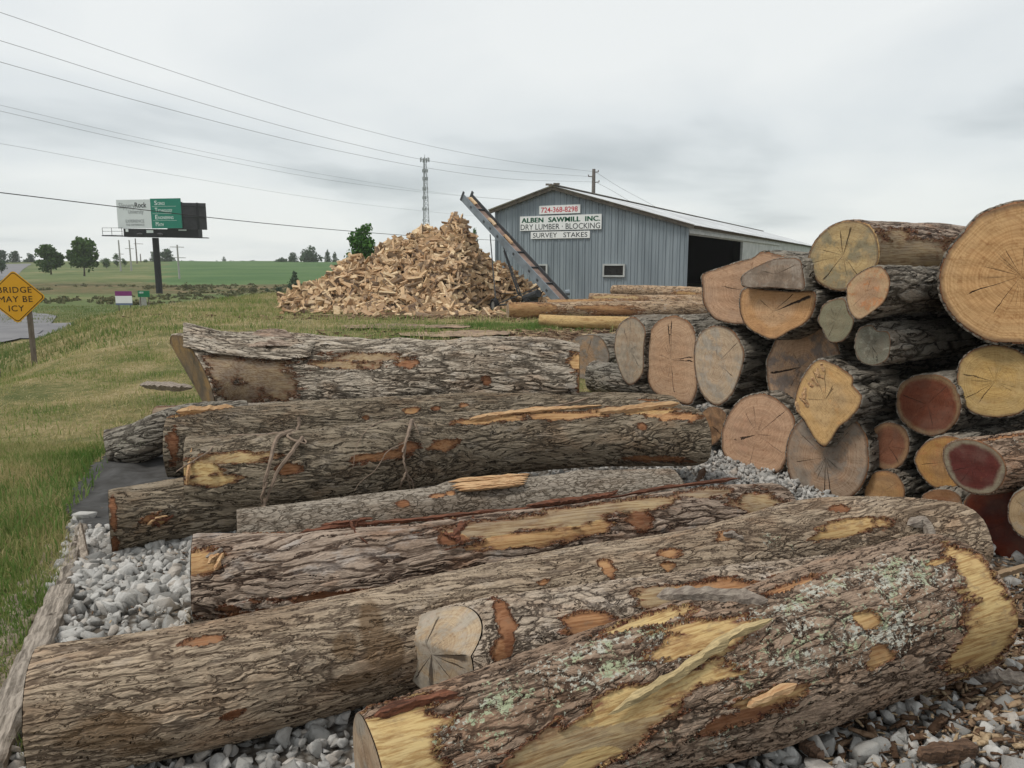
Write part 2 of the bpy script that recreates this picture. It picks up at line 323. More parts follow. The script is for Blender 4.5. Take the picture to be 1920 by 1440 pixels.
B_FAR = bark_mat('bark pale tan', s=14, el=.2, depth=.012, ridge=(.36, .26, .17), mid=(.24, .16, .10), furrow=(.08, .05, .03), warm=(.28, .16, .09), paleamt=.3, lichen=False)
M_SPLINT = simple('splintered fresh wood', (.56, .38, .21), .8, .4, 3., .006, stretch=(2, 30, 30), c2=(.36, .19, .09))
M_RED = simple('red inner bark', (.20, .08, .045), .9, .55, 4., .006, stretch=(2, 30, 30), c2=(.05, .022, .014))
M_TWIG = simple('twig bark', (.27, .20, .15), .9, .4, 20.)
M_OLDWOOD = simple('weathered grey timber', (.34, .29, .24), .9, .5, 3., .01, stretch=(3, 25, 25), c2=(.15, .12, .10))
# ------------------------------------------------------------------ terrain
EY = [-20, 0, 9.3, 12, 14, 16, 19, 24, 28, 41, 60, 90]; EX = [-5., -5., -5.9, -6.4, -6.9, -7.5, -9.4, -11.6, -12.9, -12.6, -10, -9]
def terrain(x, y):
    x = np.asarray(x, float); y = np.asarray(y, float)
    d = np.interp(y, EY, EX)-x+.35*wob(x, y, .5, 3)
    low = -1.85*sst(d, 0, 7.2)
    far = sst(y, 62, 85); low = low*(1-far)+(-1.85)*far
    hill = 4.2*sst(y+.10*x, 92, 255)+.6*sst(x/np.maximum(y, 1), -.7, -.45)*0
    z = low+hill*(1+.05*wob(x, y, .02, 5))-np.clip((y-300)/700, 0, 1)*5*0
    mid = (y > 60)&(y < 300); z = z+np.where(mid, .25*wob(x, y, .08, 9)*sst(y, 60, 80), 0)
    near = sst(y, 1, 4)*(1-far)
    bank = sst(-x-2.2-.22*np.clip(y-3, 0, 30)*.7, 0, 2.)     # verge swells a little beyond the gravel
    z = z+near*(.05*wob(x, y, 1.1, 11)*bank+.10*bank*(1-sst(y, 14, 26))*(1-sst(d, -3., -.5)))
    return z
def axis_vals(segs):
    o = []
    for a, b, s in segs: o += list(np.arange(a, b, s))
    return np.array(o)
gx = axis_vals([(-480, -300, 30), (-300, -60, 10), (-60, -16, 1.2), (-16, 8, .22), (8, 40, 2), (40, 300, 13), (300, 500, 40)])
gy = axis_vals([(-60, -4, 4), (-4, 20, .22), (20, 50, .5), (50, 110, 1.5), (110, 300, 5), (300, 560, 26)])
GX, GY = np.meshgrid(gx, gy); GZ = terrain(GX, GY)
V = np.stack([GX.ravel(), GY.ravel(), GZ.ravel()], 1); nx, ny = len(gx), len(gy)
I = np.arange(nx*ny).reshape(ny, nx); Q = np.stack([I[:-1, :-1], I[:-1, 1:], I[1:, 1:], I[1:, :-1]], -1).reshape(-1, 4)
X, Y = GX.ravel(), GY.ravel(); az_ = X/np.maximum(Y, 1)
# gravel yard boundary: left edge line of the stones
def edge_gravel(y): return np.interp(y, [-5, 1.5, 2.4, 3.6, 4.5, 6.2, 9, 12], [-1.3, -1.45, -1.72, -2.35, -2.75, -3.3, -3.6, -3.4])
gm = sst(X-edge_gravel(Y)+.06*wob(X, Y, 3, 2), -.05, .1)*(1-sst(Y+.25*wob(X, Y, 1.5, 6), 8.3, 9.2)*(1-sst(X, 3.4, 4.2)))
gm = gm*(1-sst(Y, 24, 30))
dirt = np.exp(-((Y-16.0)/2.6)**2-((X-1.4+.3*(Y-16))/3.4)**2)*1.15+.8*sst(X, .5, 4)*sst(Y, 17, 20)*(1-sst(Y, 34, 40))+.9*np.exp(-((Y-23.2)/1.3)**2)*sst(X, -8, -4)
dirt = np.clip(dirt+.25*wob(X, Y, 1.4, 8)*(dirt > .1), 0, 1)
crop = sst(az_, -.475, -.445)*sst(Y, 118, 128)*(1-sst(Y, 262, 285)); pale = sst(Y, 150, 165)*(1-crop)
brush = sst(Y, 82, 92)*(1-sst(Y, 120, 140))
m, t, b = newmat('ground', .95, .1)
pos = N(t, 'ShaderNodeNewGeometry').outputs['Position']
A_ = {k: attr(t, k).outputs['Fac'] for k in ('gravel', 'dirt', 'crop', 'brush', 'pale')}
nA = noise(t, pos, .9, 6, .65); nB = noise(t, pos, 9., 6, .7); nC = noise(t, vscale(t, pos, (.05, .09, .1)), 1., 6, .62); nD = noise(t, pos, 45., 4, .6); nE = noise(t, vscale(t, pos, (.35, .5, 1)), 1., 6, .65)
grass = ramp(t, math_(t, 'ADD', math_(t, 'MULTIPLY', nA.outputs[0], .6), math_(t, 'MULTIPLY', nB.outputs[0], .4)), [(.34, (.05, .075, .02)), (.45, (.13, .13, .05)), (.54, (.23, .19, .09)), (.64, (.33, .26, .15))])
farg = ramp(t, math_(t, 'ADD', math_(t, 'MULTIPLY', nC.outputs[0], .6), math_(t, 'MULTIPLY', nE.outputs[0], .4)), [(.36, (.07, .105, .035)), (.5, (.115, .145, .055)), (.62, (.20, .19, .09))])
cropc = ramp(t, nC.outputs[0], [(.35, (.055, .115, .04)), (.65, (.10, .16, .06))])
brc = ramp(t, math_(t, 'ADD', math_(t, 'MULTIPLY', nE.outputs[0], .6), math_(t, 'MULTIPLY', nA.outputs[0], .4)), [(.34, (.045, .07, .022)), (.46, (.09, .10, .04)), (.57, (.17, .12, .065)), (.68, (.32, .25, .14))])
yy = N(t, 'ShaderNodeSeparateXYZ'); L(t, pos, yy.inputs[0])
c = mixc(t, mrange(t, yy.outputs['Y'], 40, 60), grass, farg)
c = mixc(t, A_['brush'], c, brc); c = mixc(t, mrange(t, math_(t, 'ADD', A_['crop'], math_(t, 'MULTIPLY', math_(t, 'SUBTRACT', nC.outputs[0], .5), .3)), .4, .6), c, cropc)
dc = ramp(t, nB.outputs[0], [(.35, (.10, .07, .045)), (.6, (.24, .17, .11)), (.75, (.36, .27, .18))])
c = mixc(t, mrange(t, math_(t, 'ADD', A_['dirt'], math_(t, 'MULTIPLY', math_(t, 'SUBTRACT', nB.outputs[0], .5), .5)), .42, .6), c, dc)
gv = N(t, 'ShaderNodeTexVoronoi'); gv.inputs['Scale'].default_value = 26.; L(t, pos, gv.inputs['Vector'])
gc = mixc(t, mrange(t, gv.outputs['Distance'], .1, .7), (.32, .31, .29), (.10, .085, .07))
gc = mixc(t, mrange(t, nA.outputs[0], .5, .7), gc, (.13, .105, .08))
gk = mrange(t, A_['gravel'], .35, .6)
c = mixc(t, gk, c, gc)
L(t, c, b.inputs['Base Color'])
bump(t, b, math_(t, 'ADD', math_(t, 'MULTIPLY', nB.outputs[0], .6), math_(t, 'SUBTRACT', math_(t, 'MULTIPLY', nD.outputs[0], .3), math_(t, 'MULTIPLY', math_(t, 'MULTIPLY', gv.outputs['Distance'], gk), .6))), .05)
M_GROUND = m
tag(npmesh('ground', V, Q, M_GROUND, None, True, dict(gravel=gm, dirt=dirt, crop=crop, brush=brush, pale=pale)), kind='structure')
# roads
M_ROAD = simple('asphalt', (.20, .195, .20), .9, .25, .6, .0, c2=(.15, .148, .155))
def strip(name, pts, half, lift=.05, n=60, side=8):
    P = [Vector((*p, 0)) for p in pts]; cum = [0]
    for a_, b_ in zip(P, P[1:]): cum.append(cum[-1]+(b_-a_).length)
    s_ = np.linspace(0, cum[-1], n); cx = np.interp(s_, cum, [p.x for p in P]); cy = np.interp(s_, cum, [p.y for p in P])
    tx, ty = np.gradient(cx), np.gradient(cy); ln = np.hypot(tx, ty); nx_, ny_ = -ty/ln, tx/ln
    hw = np.interp(s_, cum, half if isinstance(half, list) else [half]*len(P))
    k = np.linspace(-1, 1, side); X_ = cx[:, None]+nx_[:, None]*hw[:, None]*k; Y_ = cy[:, None]+ny_[:, None]*hw[:, None]*k
    Z_ = terrain(X_, Y_)+lift; V_ = np.stack([X_.ravel(), Y_.ravel(), Z_.ravel()], 1); I_ = np.arange(n*side).reshape(n, side)
    Q_ = np.stack([I_[:-1, :-1], I_[1:, :-1], I_[1:, 1:], I_[:-1, 1:]], -1).reshape(-1, 4)
    return tag(npmesh(name, V_, Q_, M_ROAD, None, True), kind='structure')
strip('road', [(-95, 31), (-45, 35.5), (-30, 38.2), (-21, 39.6), (-15.8, 40.8)], [6, 6, 5.6, 4.8, 4.], .06)
strip('highway', [(-26, 0), (-26.6, 20), (-28.6, 34), (-35, 46), (-52, 62), (-70, 84), (-92, 122), (-106, 150), (-150, 225)], 6., .075, 160)
# ------------------------------------------------------------------ logs
def catmull(P, s):
    """interpolate rows of P (k,4) at s in 0..1 by arc fraction"""
    P = np.array(P, float); d = np.r_[0, np.cumsum(np.linalg.norm(np.diff(P[:, :3], axis=0), axis=1))]; d /= d[-1]
    if len(P) == 2: return np.stack([np.interp(s, d, P[:, i]) for i in range(4)], 1)
    out = []
    for i in range(4):
        m_ = np.gradient(P[:, i], d); k = np.clip(np.searchsorted(d, s, 'right')-1, 0, len(d)-2)
        h = d[k+1]-d[k]; u = (s-d[k])/h
        out.append((2*u**3-3*u**2+1)*P[k, i]+(u**3-2*u**2+u)*h*m_[k]+(-2*u**3+3*u**2)*P[k+1, i]+(u**3-u**2)*h*m_[k+1])
    return np.stack(out, 1)
LOGS = []
def make_log(label, pts, mat, cut0, cut1, name='log', patches=(), lich=(), mud=(), rtone=.9, outline=None, res=.006, group='felled logs', lump=.03, keep=0.0, seed=0, slant0=None, cat='log', sup=(), flare=0., ends=(1, 1)):
    """pts: list of (Vector centre, radius) along the log; outline: r(theta) array (relative to radius) for the near face"""
    rg = np.random.default_rng(500+seed+len(LOGS)*13)
    A, B = pts[0][0], pts[-1][0]; ax = (B-A).normalized(); zz = Vector((0, 0, 1))-ax*ax.z; zz.normalize(); yy_ = zz.cross(ax)
    Mw = Matrix((ax, yy_, zz)).transposed(); Lg = (B-A).length
    base = A-zz*pts[0][1]
    root = empty(name, base, label, cat, group, Mw.to_quaternion())
    Mi = Mw.inverted(); K = np.array([[*(Mi @ (p-base)), r] for p, r in pts])
    rm = float(np.mean(K[:, 3])); nu = int(min(1100, max(24, Lg/res))); nt = int(min(420, max(40, 2*math.pi*rm/res*1.15)))
    u = np.linspace(0, 1, nu); C = catmull(K, u); th = np.linspace(0, 2*math.pi, nt, endpoint=False)
    T, U = np.meshgrid(th, u*Lg)
    shape = np.ones_like(T)
    if outline is not None:
        o_ = np.interp(th, *outline, period=2*math.pi); k_ = keep+(1-keep)*np.exp(-(U/.5)**2)
        shape = 1+(o_[None, :]-1)*k_
    ph = rg.uniform(0, 6.28, 12)
    lm = lump*(np.sin(2*T+ph[0]+.7*U)+.7*np.sin(3*T+ph[1]-1.3*U)+.5*np.sin(1*T+ph[2]+2.3*U)+.5*np.sin(5*T+ph[3]+3.7*U)+.35*np.sin(7*T+ph[4]-5*U)+.3*np.sin(4*T+ph[5]+9*U))
    if outline is not None: lm = lm*sst(U, 0, .25)
    R = C[:, 3][:, None]*(shape*(1+lm)+flare*np.exp(-(U/.4)**2))
    # knots / swellings
    kn = rg.integers(1, 4)
    for _ in range(kn):
        u0, t0 = rg.uniform(.2, .9)*Lg, rg.uniform(0, 6.28); dt = (T-t0+math.pi) % (2*math.pi)-math.pi
        R += .018*np.exp(-((U-u0)/.09)**2-(dt*rm/.08)**2)
    Xl = C[:, 0][:, None]+0*T
    def endoff(y, z): # saw cut made of tilted facets, (ky, kz, k0) each, deepest wins
        return np.max([ky*y+kz*z+k0 for ky, kz, k0 in slant0], 0) if slant0 else 0*y
    if slant0:
        yy0, zz0 = R[0]*np.cos(th), R[0]*np.sin(th); eo = endoff(yy0, zz0); D0 = max(.3, 1.6*np.abs(eo).max())
        Xl = Xl+eo[None, :]*np.clip(1-U/(D0*1.3), 0, 1)**1.5
    for sgn, e_ in ((0, ends[0]), (1, ends[1])):
        pass
    Yl = C[:, 1][:, None]+R*np.cos(T); Zl = C[:, 2][:, None]+R*np.sin(T)
    body = np.stack([Xl, Yl, Zl], -1)
    pe = np.zeros_like(T); tn = np.full_like(T, .33); li = np.zeros_like(T)
    def hit(px, py):
        r = ray(px, py); o = Mi @ (CAM-base); d = Mi @ r; best = None
        for it in range(3):
            cy, cz, rr = K[:, 1].mean(), K[:, 2].mean(), rm
            if best is not None:
                f_ = np.clip(best[0]/Lg, 0, 1); q = catmull(K, np.array([f_]))[0]; cy, cz, rr = q[1], q[2], q[3]
            oy, oz = o.y-cy, o.z-cz; a = d.y**2+d.z**2; bq = 2*(oy*d.y+oz*d.z); cq = oy**2+oz**2-rr**2; D = bq*bq-4*a*cq
            tt = (-bq-math.sqrt(max(D, 0)))/(2*a); best = (o.x+d.x*tt, math.atan2(oz+d.z*tt, oy+d.y*tt), rr, tt)
        return best
    for (px, py, lu, lw, tone) in patches:
        hu, ht, rr, _ = hit(px, py); dt = (T-ht+math.pi) % (2*math.pi)-math.pi
        d2 = ((U-hu)/lu)**2+(dt*rr/lw)**2; g = 1.12/(1+d2**1.15)
        tn = np.where(g > pe, tone, tn); pe = np.maximum(pe, g)
    for (px, py, lu, lw, k_) in lich:
        hu, ht, rr, _ = hit(px, py); dt = (T-ht+math.pi) % (2*math.pi)-math.pi
        li = np.maximum(li, k_*np.exp(-.7*(((U-hu)/lu)**2+(dt*rr/lw)**2)))
    mu = np.zeros_like(T)
    for (px, py, lu, lw, k_) in mud:
        hu, ht, rr, _ = hit(px, py); dt = (T-ht+math.pi) % (2*math.pi)-math.pi
        mu = np.maximum(mu, k_*np.exp(-.7*(((U-hu)/lu)**2+(dt*rr/lw)**2)))
    # end annuli: bark ring folded inwards
    vs = [body.reshape(-1, 3)]; am = [(.35+.65*sst(np.minimum(U, Lg-U), 0, .03)).ravel()]; nb = nu*nt
    I_ = np.arange(nb).reshape(nu, nt); J = np.roll(I_, -1, 1)
    Qs = [np.stack([I_[:-1], I_[1:], J[1:], J[:-1]], -1).reshape(-1, 4)]
    for ei, row in ((0, 0), (1, nu-1)):
        ctr = np.array([body[row, :, 0].mean(), body[row, :, 1].mean(), body[row, :, 2].mean()])
        ring = body[row]; inn = ctr+(ring-ctr)*(.93 if outline is not None else .98); inn[:, 0] = np.where(np.full(nt, ei == 0), body[0, :, 0] if slant0 else inn[:, 0], inn[:, 0]); s0 = sum(len(v) for v in vs)
        vs.append(inn); am.append(np.zeros(nt)); r_ = np.arange(s0, s0+nt); rj = np.roll(r_, -1)
        q_ = np.stack([r_, I_[row], J[row], rj], -1); Qs.append(q_ if ei == 0 else q_[:, ::-1])
    pad = lambda a_: np.concatenate([a_.ravel(), a_[0], a_[-1]])
    amp = np.concatenate(am)
    padp = lambda a_, v: np.concatenate([a_.ravel(), np.full(nt, v), np.full(nt, v)])
    bk = npmesh('bark', np.concatenate(vs), np.concatenate(Qs)[:, ::-1].copy(), mat, root, True, dict(peel=padp(pe, 1.3) if outline is not None else pad(pe), tone=padp(tn, rtone), lich=pad(li), mud=pad(mu), amp=amp))
    rmod = 0
    for ei, row, cm in ((0, 0, cut0), (1, nu-1, cut1)):
        if cm is None: continue
        ring = body[row]; ctr = ring.mean(0); rb = np.linalg.norm(ring-ctr, axis=1); rs = np.linspace(0, 1, 18)[1:]
        sg = -1 if ei == 0 else 1
        vv = [ctr+np.array([sg*.001, 0, 0])]; fc = [(0, 0, 0)]
        if slant0 and ei == 0: vv[0][0] = C[0, 0]+float(endoff(np.zeros(1), np.zeros(1))[0])-.004
        for q in rs:
            p = ctr+(ring-ctr)*(.955 if outline is not None else .99)*q; wob_ = .004*np.sin(5*p[:, 1]/.1+ph[6])+.003*np.sin(7*p[:, 2]/.1+ph[7]); p = p+np.stack([sg*.003+wob_*q*(1-q)*2, 0*wob_, 0*wob_], 1)
            if slant0 and ei == 0: p[:, 0] = C[0, 0]+endoff(p[:, 1]-C[0, 1], p[:, 2]-C[0, 2])-.004
            vv += list(p); fc += [((x[1]-ctr[1])/rm, (x[2]-ctr[2])/rm, q) for x in p]
        vv = np.array(vv); fs = [[0, 1+k, 1+(k+1) % nt] for k in range(nt)] if ei else [[0, 1+(k+1) % nt, 1+k] for k in range(nt)]
        Q2 = []
        for a_ in range(len(rs)-1):
            i0 = 1+a_*nt; i1 = i0+nt
            for k in range(nt):
                k2 = (k+1) % nt; Q2.append([i0+k, i1+k, i1+k2, i0+k2] if ei else [i0+k, i0+k2, i1+k2, i1+k])
        npmesh('cut_end', vv, fs+Q2, cm, root, True, dict(fc=np.array(fc)))
    LOGS.append(dict(root=root, hit=hit, Mi=Mi, base=base, Mw=Mw, K=K, L=Lg))
    return LOGS[-1]
def onlog(lg, px, py, lift=0.):
    h = lg['hit'](px, py); r = ray(px, py); return CAM+r*(h[3]-lift)
def lying(px, py, r, z0=0., rpx=None):
    """centre at photo px,py of a log of radius r resting at height z0"""
    return PZ(px, py, z0+r)
def px_log(label, P, mat, **k):
    """P: list of (px, py centre, r, z0)"""
    return make_log(label, [(lying(x, y, r, z), r) for x, y, r, z in P], mat, k.pop('cut0', CUT_OLD), k.pop('cut1', CUT_OLD), **k)
CUT_OLD = cut_mat('sawn end weathered', (.40, .31, .22), (.33, .24, .16), .6, (.2, .18, .15), .5, 1.1, rimdark=.25)
CUT_PALE = cut_mat('sawn end pale', (.48, .38, .26), (.42, .32, .21), .6, (.26, .23, .19), .5, 2.7, rimdark=.15)
CUT_YEL = cut_mat('sawn end yellow', (.60, .45, .24), (.56, .40, .2), .6, (.3, .26, .2), .15, 4.7, rimdark=.2)
l1 = px_log('large front log with pale green lichen on pinkish bark and peeled yellow wood patches', [(700, 1492, .205, 0), (900, 1408, .208, 0), (1200, 1304, .234, 0), (1400, 1252, .244, 0), (1600, 1180, .264, 0), (1772, 1128, .275, 0)], B_LICH,
    cut0=CUT_OLD, cut1=CUT_YEL, res=.0048, lump=.02, seed=1,
    patches=[(745, 1380, .13, .12, .66), (735, 1440, .14, .16, .66), (1215, 1165, .17, .035, .70), (1300, 1190, .16, .055, .60), (1345, 1185, .12, .06, .6), (1240, 1290, .28, .034, .64), (1170, 1335, .16, .035, .62), (1060, 1410, .28, .06, .85), (1625, 1162, .055, .032, .55), (1650, 1232, .08, .035, .45), (1440, 1310, .14, .025, .5), (1862, 1125, .08, .30, .62), (1850, 1190, .12, .18, .62), (1800, 1240, .12, .06, .62), (1760, 1055, .07, .015, .6), (1480, 1100, .14, .02, .35), (1380, 1350, .15, .03, .15), (1100, 1420, .12, .04, .6)],
    mud=[(1100, 1400, .3, .06, .8), (1400, 1300, .2, .05, .6)], lich=[(940, 1320, .35, .05, .8), (880, 1390, .25, .12, .5), (1110, 1220, .35, .05, .85), (1470, 1140, .30, .05, .8), (1580, 1090, .4, .05, .95), (1700, 1080, .3, .1, .85), (1650, 1180, .4, .12, .75), (1520, 1200, .3, .14, .7), (1430, 1250, .3, .1, .5), (1200, 1240, .4, .05, .8), (1300, 1400, .5, .08, .45), (1000, 1300, .3, .08, .6)])
l2 = px_log('log with an axe-hewn pale end wedged between the two front logs', [(822, 1226, .155, .10), (870, 1220, .162, .10), (1100, 1188, .165, .10), (1400, 1142, .165, .10), (1560, 1120, .165, .10)], B_PLATE, cut0=CUT_PALE, res=.005, seed=2, lump=.02, slant0=[(-.75, .0, -.02), (-.6, 1.1, -.06)],
    patches=[(912, 1170, .05, .12, .12), (915, 1250, .05, .12, .2), (925, 1200, .03, .1, .1), (1110, 1165, .09, .04, .3), (1240, 1120, .1, .05, .9), (1330, 1110, .2, .05, .35), (1480, 1078, .1, .02, .3)])
l3 = px_log('longest grey-brown log, lowest on the left, with its cut end by the timber edging', [(72, 1338, .197, 0), (340, 1292, .2, 0), (700, 1207, .2, 0), (1050, 1120, .198, .0), (1300, 1075, .195, 0), (1560, 1008, .20, 0), (1700, 1006, .2, 0), (1796, 1012, .19, 0)], B_GREY, cut0=CUT_OLD, res=.0048, seed=3, lump=.022, flare=.0,
    patches=[(1590, 985, .20, .03, .58), (1560, 1000, .18, .025, .55), (1130, 1070, .03, .05, .33), (1245, 1040, .05, .03, .36), (1240, 1065, .04, .025, .36), (1350, 1008, .07, .03, .35), (1560, 955, .05, .02, .1), (1010, 1095, .03, .012, .3), (380, 1200, .05, .02, .2), (430, 1340, .03, .015, .1)],
    mud=[(690, 1180, .05, .14, 1.), (640, 1210, .05, .06, .9), (725, 1230, .05, .1, 1.), (660, 1280, .12, .05, .8), (200, 1370, .14, .06, 1.), (260, 1400, .1, .04, .9), (470, 1230, .2, .05, .5), (330, 1215, .03, .1, .5), (1000, 1150, .3, .05, .5)], lich=[(1440, 1010, .1, .05, .7), (1470, 1025, .1, .05, .6), (760, 1180, .2, .1, .2)])
l4 = px_log('shaggy brown log with torn red bark along its top and bare orange wood', [(366, 1090, .205, 0), (600, 1082, .205, 0), (850, 1058, .20, 0), (1101, 1018, .2, 0), (1300, 985, .195, 0), (1462, 962, .17, 0)], B_SHAG, cut0=CUT_YEL, res=.0052, seed=4, lump=.035,
    patches=[(380, 1050, .08, .06, .45), (640, 985, .30, .03, .5), (760, 975, .2, .04, .45), (960, 985, .35, .05, .95), (1050, 975, .3, .07, .9), (1020, 1005, .3, .04, .45), (1120, 990, .1, .04, .45), (1180, 950, .4, .05, .9), (1330, 925, .2, .05, .95), (1420, 940, .15, .08, .9), (850, 1010, .07, .04, .12), (1200, 975, .07, .05, .1), (430, 1140, .05, .02, .1), (700, 1110, .4, .02, .12), (520, 1150, .3, .03, .1), (850, 1085, .25, .02, .1)])
l5 = px_log('slimmer fine-barked log carrying a splintered chunk of fresh wood', [(447, 1018, .165, 0), (700, 985, .168, 0), (900, 958, .168, 0), (1100, 936, .165, 0), (1262, 925, .155, 0)], B_FINE, cut0=CUT_OLD, res=.0055, seed=5, lump=.03,
    patches=[(820, 930, .05, .02, .3), (755, 945, .03, .02, .15), (845, 925, .03, .02, .35)])
l6 = px_log('thick dark log with dead vines hanging over it and a splintered bare strip on top', [(353, 890, .215, .15), (547, 880, .222, .15), (700, 862, .222, .15), (889, 832, .218, .15), (1100, 817, .215, .15), (1303, 818, .213, .15)], B_DARK, cut0=CUT_PALE, res=.0055, seed=6, lump=.03,
    patches=[(930, 785, .30, .035, .45), (1050, 777, .3, .04, .42), (1180, 768, .3, .04, .5), (1250, 778, .15, .05, .38), (1290, 780, .1, .05, .36), (830, 835, .09, .035, .3), (715, 855, .16, .03, .28), (760, 840, .08, .03, .15), (540, 880, .06, .04, .25), (430, 860, .2, .03, .8), (400, 900, .12, .03, .75), (1230, 860, .2, .03, .22), (380, 880, .1, .05, .7), (1200, 800, .03, .02, .2)])
l7 = px_log('short-looking log end with a torn orange scar, poking out beneath the vine log', [(208, 976, .182, 0), (345, 952, .18, 0), (470, 937, .178, 0), (640, 920, .17, 0)], B_DARK, cut0=CUT_OLD, res=.006, seed=7,
    patches=[(292, 975, .06, .035, .3), (300, 978, .03, .02, .55), (215, 1020, .02, .06, .1), (212, 960, .015, .1, .12), (300, 1025, .2, .02, .2)])
l8 = px_log('grey log lying just behind the vine log, with a pale splinter on its left end', [(317, 840, .225, 0), (500, 815, .232, 0), (700, 800, .235, 0), (900, 787, .235, 0), (1100, 783, .23, 0), (1262, 787, .22, 0)], B_DARK, cut0=CUT_OLD, res=.006, seed=8, lump=.03,
    patches=[(370, 778, .22, .03, .62), (772, 768, .06, .035, .4), (818, 765, .03, .02, .1), (868, 760, .03, .02, .2), (325, 830, .04, .12, .1), (1220, 748, .08, .02, .2), (690, 782, .03, .02, .2)])
l9 = px_log('crooked mossy log end lying on the black ground fabric', [(203, 841, .145, .0), (250, 833, .15, .03), (300, 812, .155, .1), (360, 795, .16, .12), (470, 790, .16, .12)], B_SHADE, cut0=CUT_PALE, res=.007, seed=9, lump=.04, lich=[(260, 830, .2, .2, .4)])
l9b = px_log('grey weathered stub showing behind the pale splinter of the grey log', [(294, 796, .17, .0), (400, 792, .17, 0), (560, 788, .17, 0)], B_FINE, cut0=CUT_PALE, res=.009, seed=10, patches=[(330, 770, .3, .12, .97)])
# huge split log at the back
l10 = px_log('huge split log with deep pale furrows and a broad bare sawn flank', [(352, 712, .47, 0), (560, 712, .45, 0), (800, 722, .44, 0), (950, 722, .46, 0), (1085, 730, .43, 0)], B_OLD, cut0=cut_mat('split old end', (.30, .20, .09), (.24, .17, .09), .6, (.10, .08, .055), .6, 8.2), cut1=CUT_YEL, res=.009, seed=11, lump=.045, slant0=[(-.25, -.9, 0), (-.9, -.25, .05)],
    patches=[(470, 700, .42, .17, .97), (420, 735, .4, .12, .97), (380, 690, .25, .2, .97), (520, 720, .2, .16, .95), (690, 668, .45, .055, .92), (640, 680, .35, .05, .9), (1085, 680, .08, .10, .45), (1095, 720, .06, .1, .4), (915, 714, .04, .04, .1), (770, 682, .1, .05, .15)])
# small logs between the huge log and the stack
px_log('dark-barked log with a greyish half cut end, behind the right tip of the huge log', [(1100, 668, .32, 0), (1180, 668, .32, 0), (1330, 668, .32, 0)], B_SHADE, slant0=[(-.85, .1, 0)], cut0=cut_mat('grey tan cut', (.36, .25, .16), (.32, .22, .14), .6, (.15, .13, .11), .6, 3.3), res=.012, seed=12, group=None)
px_log('small round bark-covered butt touching the right tip of the huge log', [(1112, 704, .19, 0), (1160, 712, .19, 0), (1260, 720, .19, 0)], B_SHADE, cut0=B_SHADE if False else CUT_OLD, res=.01, seed=13, group=None)
# far logs by the woodpile
px_log('barky far log topmost in the row before the grey barn', [(1150, 544, .17, .55), (1250, 547, .19, .5), (1400, 556, .2, .45)], B_FAR, res=.02, seed=14, group=None, patches=[(1290, 550, .5, .06, .5)])
px_log('far log with a frayed splintered left end, below the topmost barky one', [(1106, 561, .2, .22), (1250, 566, .22, .2), (1400, 566, .22, .2)], B_FAR, res=.02, seed=15, group=None, patches=[(1150, 558, 1., .1, .8)])
px_log('long far log with patchy bark nearest the conveyor', [(952, 583, .24, .0), (1100, 581, .24, 0), (1380, 578, .24, 0)], B_FAR, res=.02, seed=16, group=None, patches=[(980, 580, 1., .3, .42), (1130, 577, .8, .1, .38), (1160, 585, .7, .1, .35)])
px_log('far tan log hidden behind the long patchy one', [(1025, 574, .2, .1), (1150, 572, .2, .1), (1400, 571, .2, .1)], B_FAR, res=.02, seed=17, group=None, patches=[(1060, 570, 2., .3, .42), (1250, 570, 2, .2, .5)])
px_log('debarked yellow-tan far log lying in the grass', [(1012, 601, .15, .03), (1090, 604, .155, .02), (1200, 606, .16, 0)], B_FAR, res=.02, seed=18, group=None, patches=[(1020, 600, 3., .9, .60), (1150, 602, 3, .9, .58)])
# ------------------------------------------------------------------ stacked logs on the right: face outlines traced in the photo, real depth
def stack_log(label, poly, Y, az, mat, cut, length=3., seed=0, res=.009, keep=.35, tilt=0., farr=.95, lump=.03, **k):
    cx = sum(p[0] for p in poly)/len(poly); cy = sum(p[1] for p in poly)/len(poly)
    a = math.radians(az); ax = Vector((math.sin(a)*math.cos(tilt), math.cos(a)*math.cos(tilt), math.sin(tilt)))
    zz = Vector((0, 0, 1))-ax*ax.z; zz.normalize(); yy_ = zz.cross(ax)
    C0 = PY(cx, cy, Y); pts = []
    for px, py in poly:
        r = ray(px, py); t_ = (C0-CAM).dot(ax)/r.dot(ax); q = CAM+r*t_-C0; pts.append((q.dot(yy_), q.dot(zz)))
    # area centroid
    P = np.array(pts); x, y = P[:, 0], P[:, 1]; x1, y1 = np.roll(x, -1), np.roll(y, -1); cr_ = x*y1-x1*y; Ar = cr_.sum()/2
    mx_, my_ = ((x+x1)*cr_).sum()/(6*Ar), ((y+y1)*cr_).sum()/(6*Ar); C0 = C0+yy_*mx_+zz*my_; P = P-[mx_, my_]
    # dense polar outline
    n = len(P); tt = np.linspace(0, n, 400, endpoint=False); i = tt.astype(int); f_ = tt-i
    def cr4(p0, p1, p2, p3, f): return .5*((2*p1)+(-p0+p2)*f+(2*p0-5*p1+4*p2-p3)*f*f+(-p0+3*p1-3*p2+p3)*f**3)
    D = cr4(P[(i-1) % n], P[i % n], P[(i+1) % n], P[(i+2) % n], f_[:, None])
    ang = np.arctan2(D[:, 1], D[:, 0]) % (2*math.pi); rad = np.hypot(D[:, 0], D[:, 1]); o = np.argsort(ang)
    Rm = math.sqrt(abs(Ar)/math.pi)
    return make_log(label, [(C0, Rm), (C0+ax*length*.5, Rm*(1+farr)/2), (C0+ax*length, Rm*farr)], mat, cut, CUT_OLD, outline=(ang[o], rad[o]/Rm), keep=keep, res=res, seed=seed, lump=lump, rtone=.06, group=k.pop('group', 'logs stacked on the right'), **k)
def cm(n, **k): return cut_mat('sawn face '+n, **k)
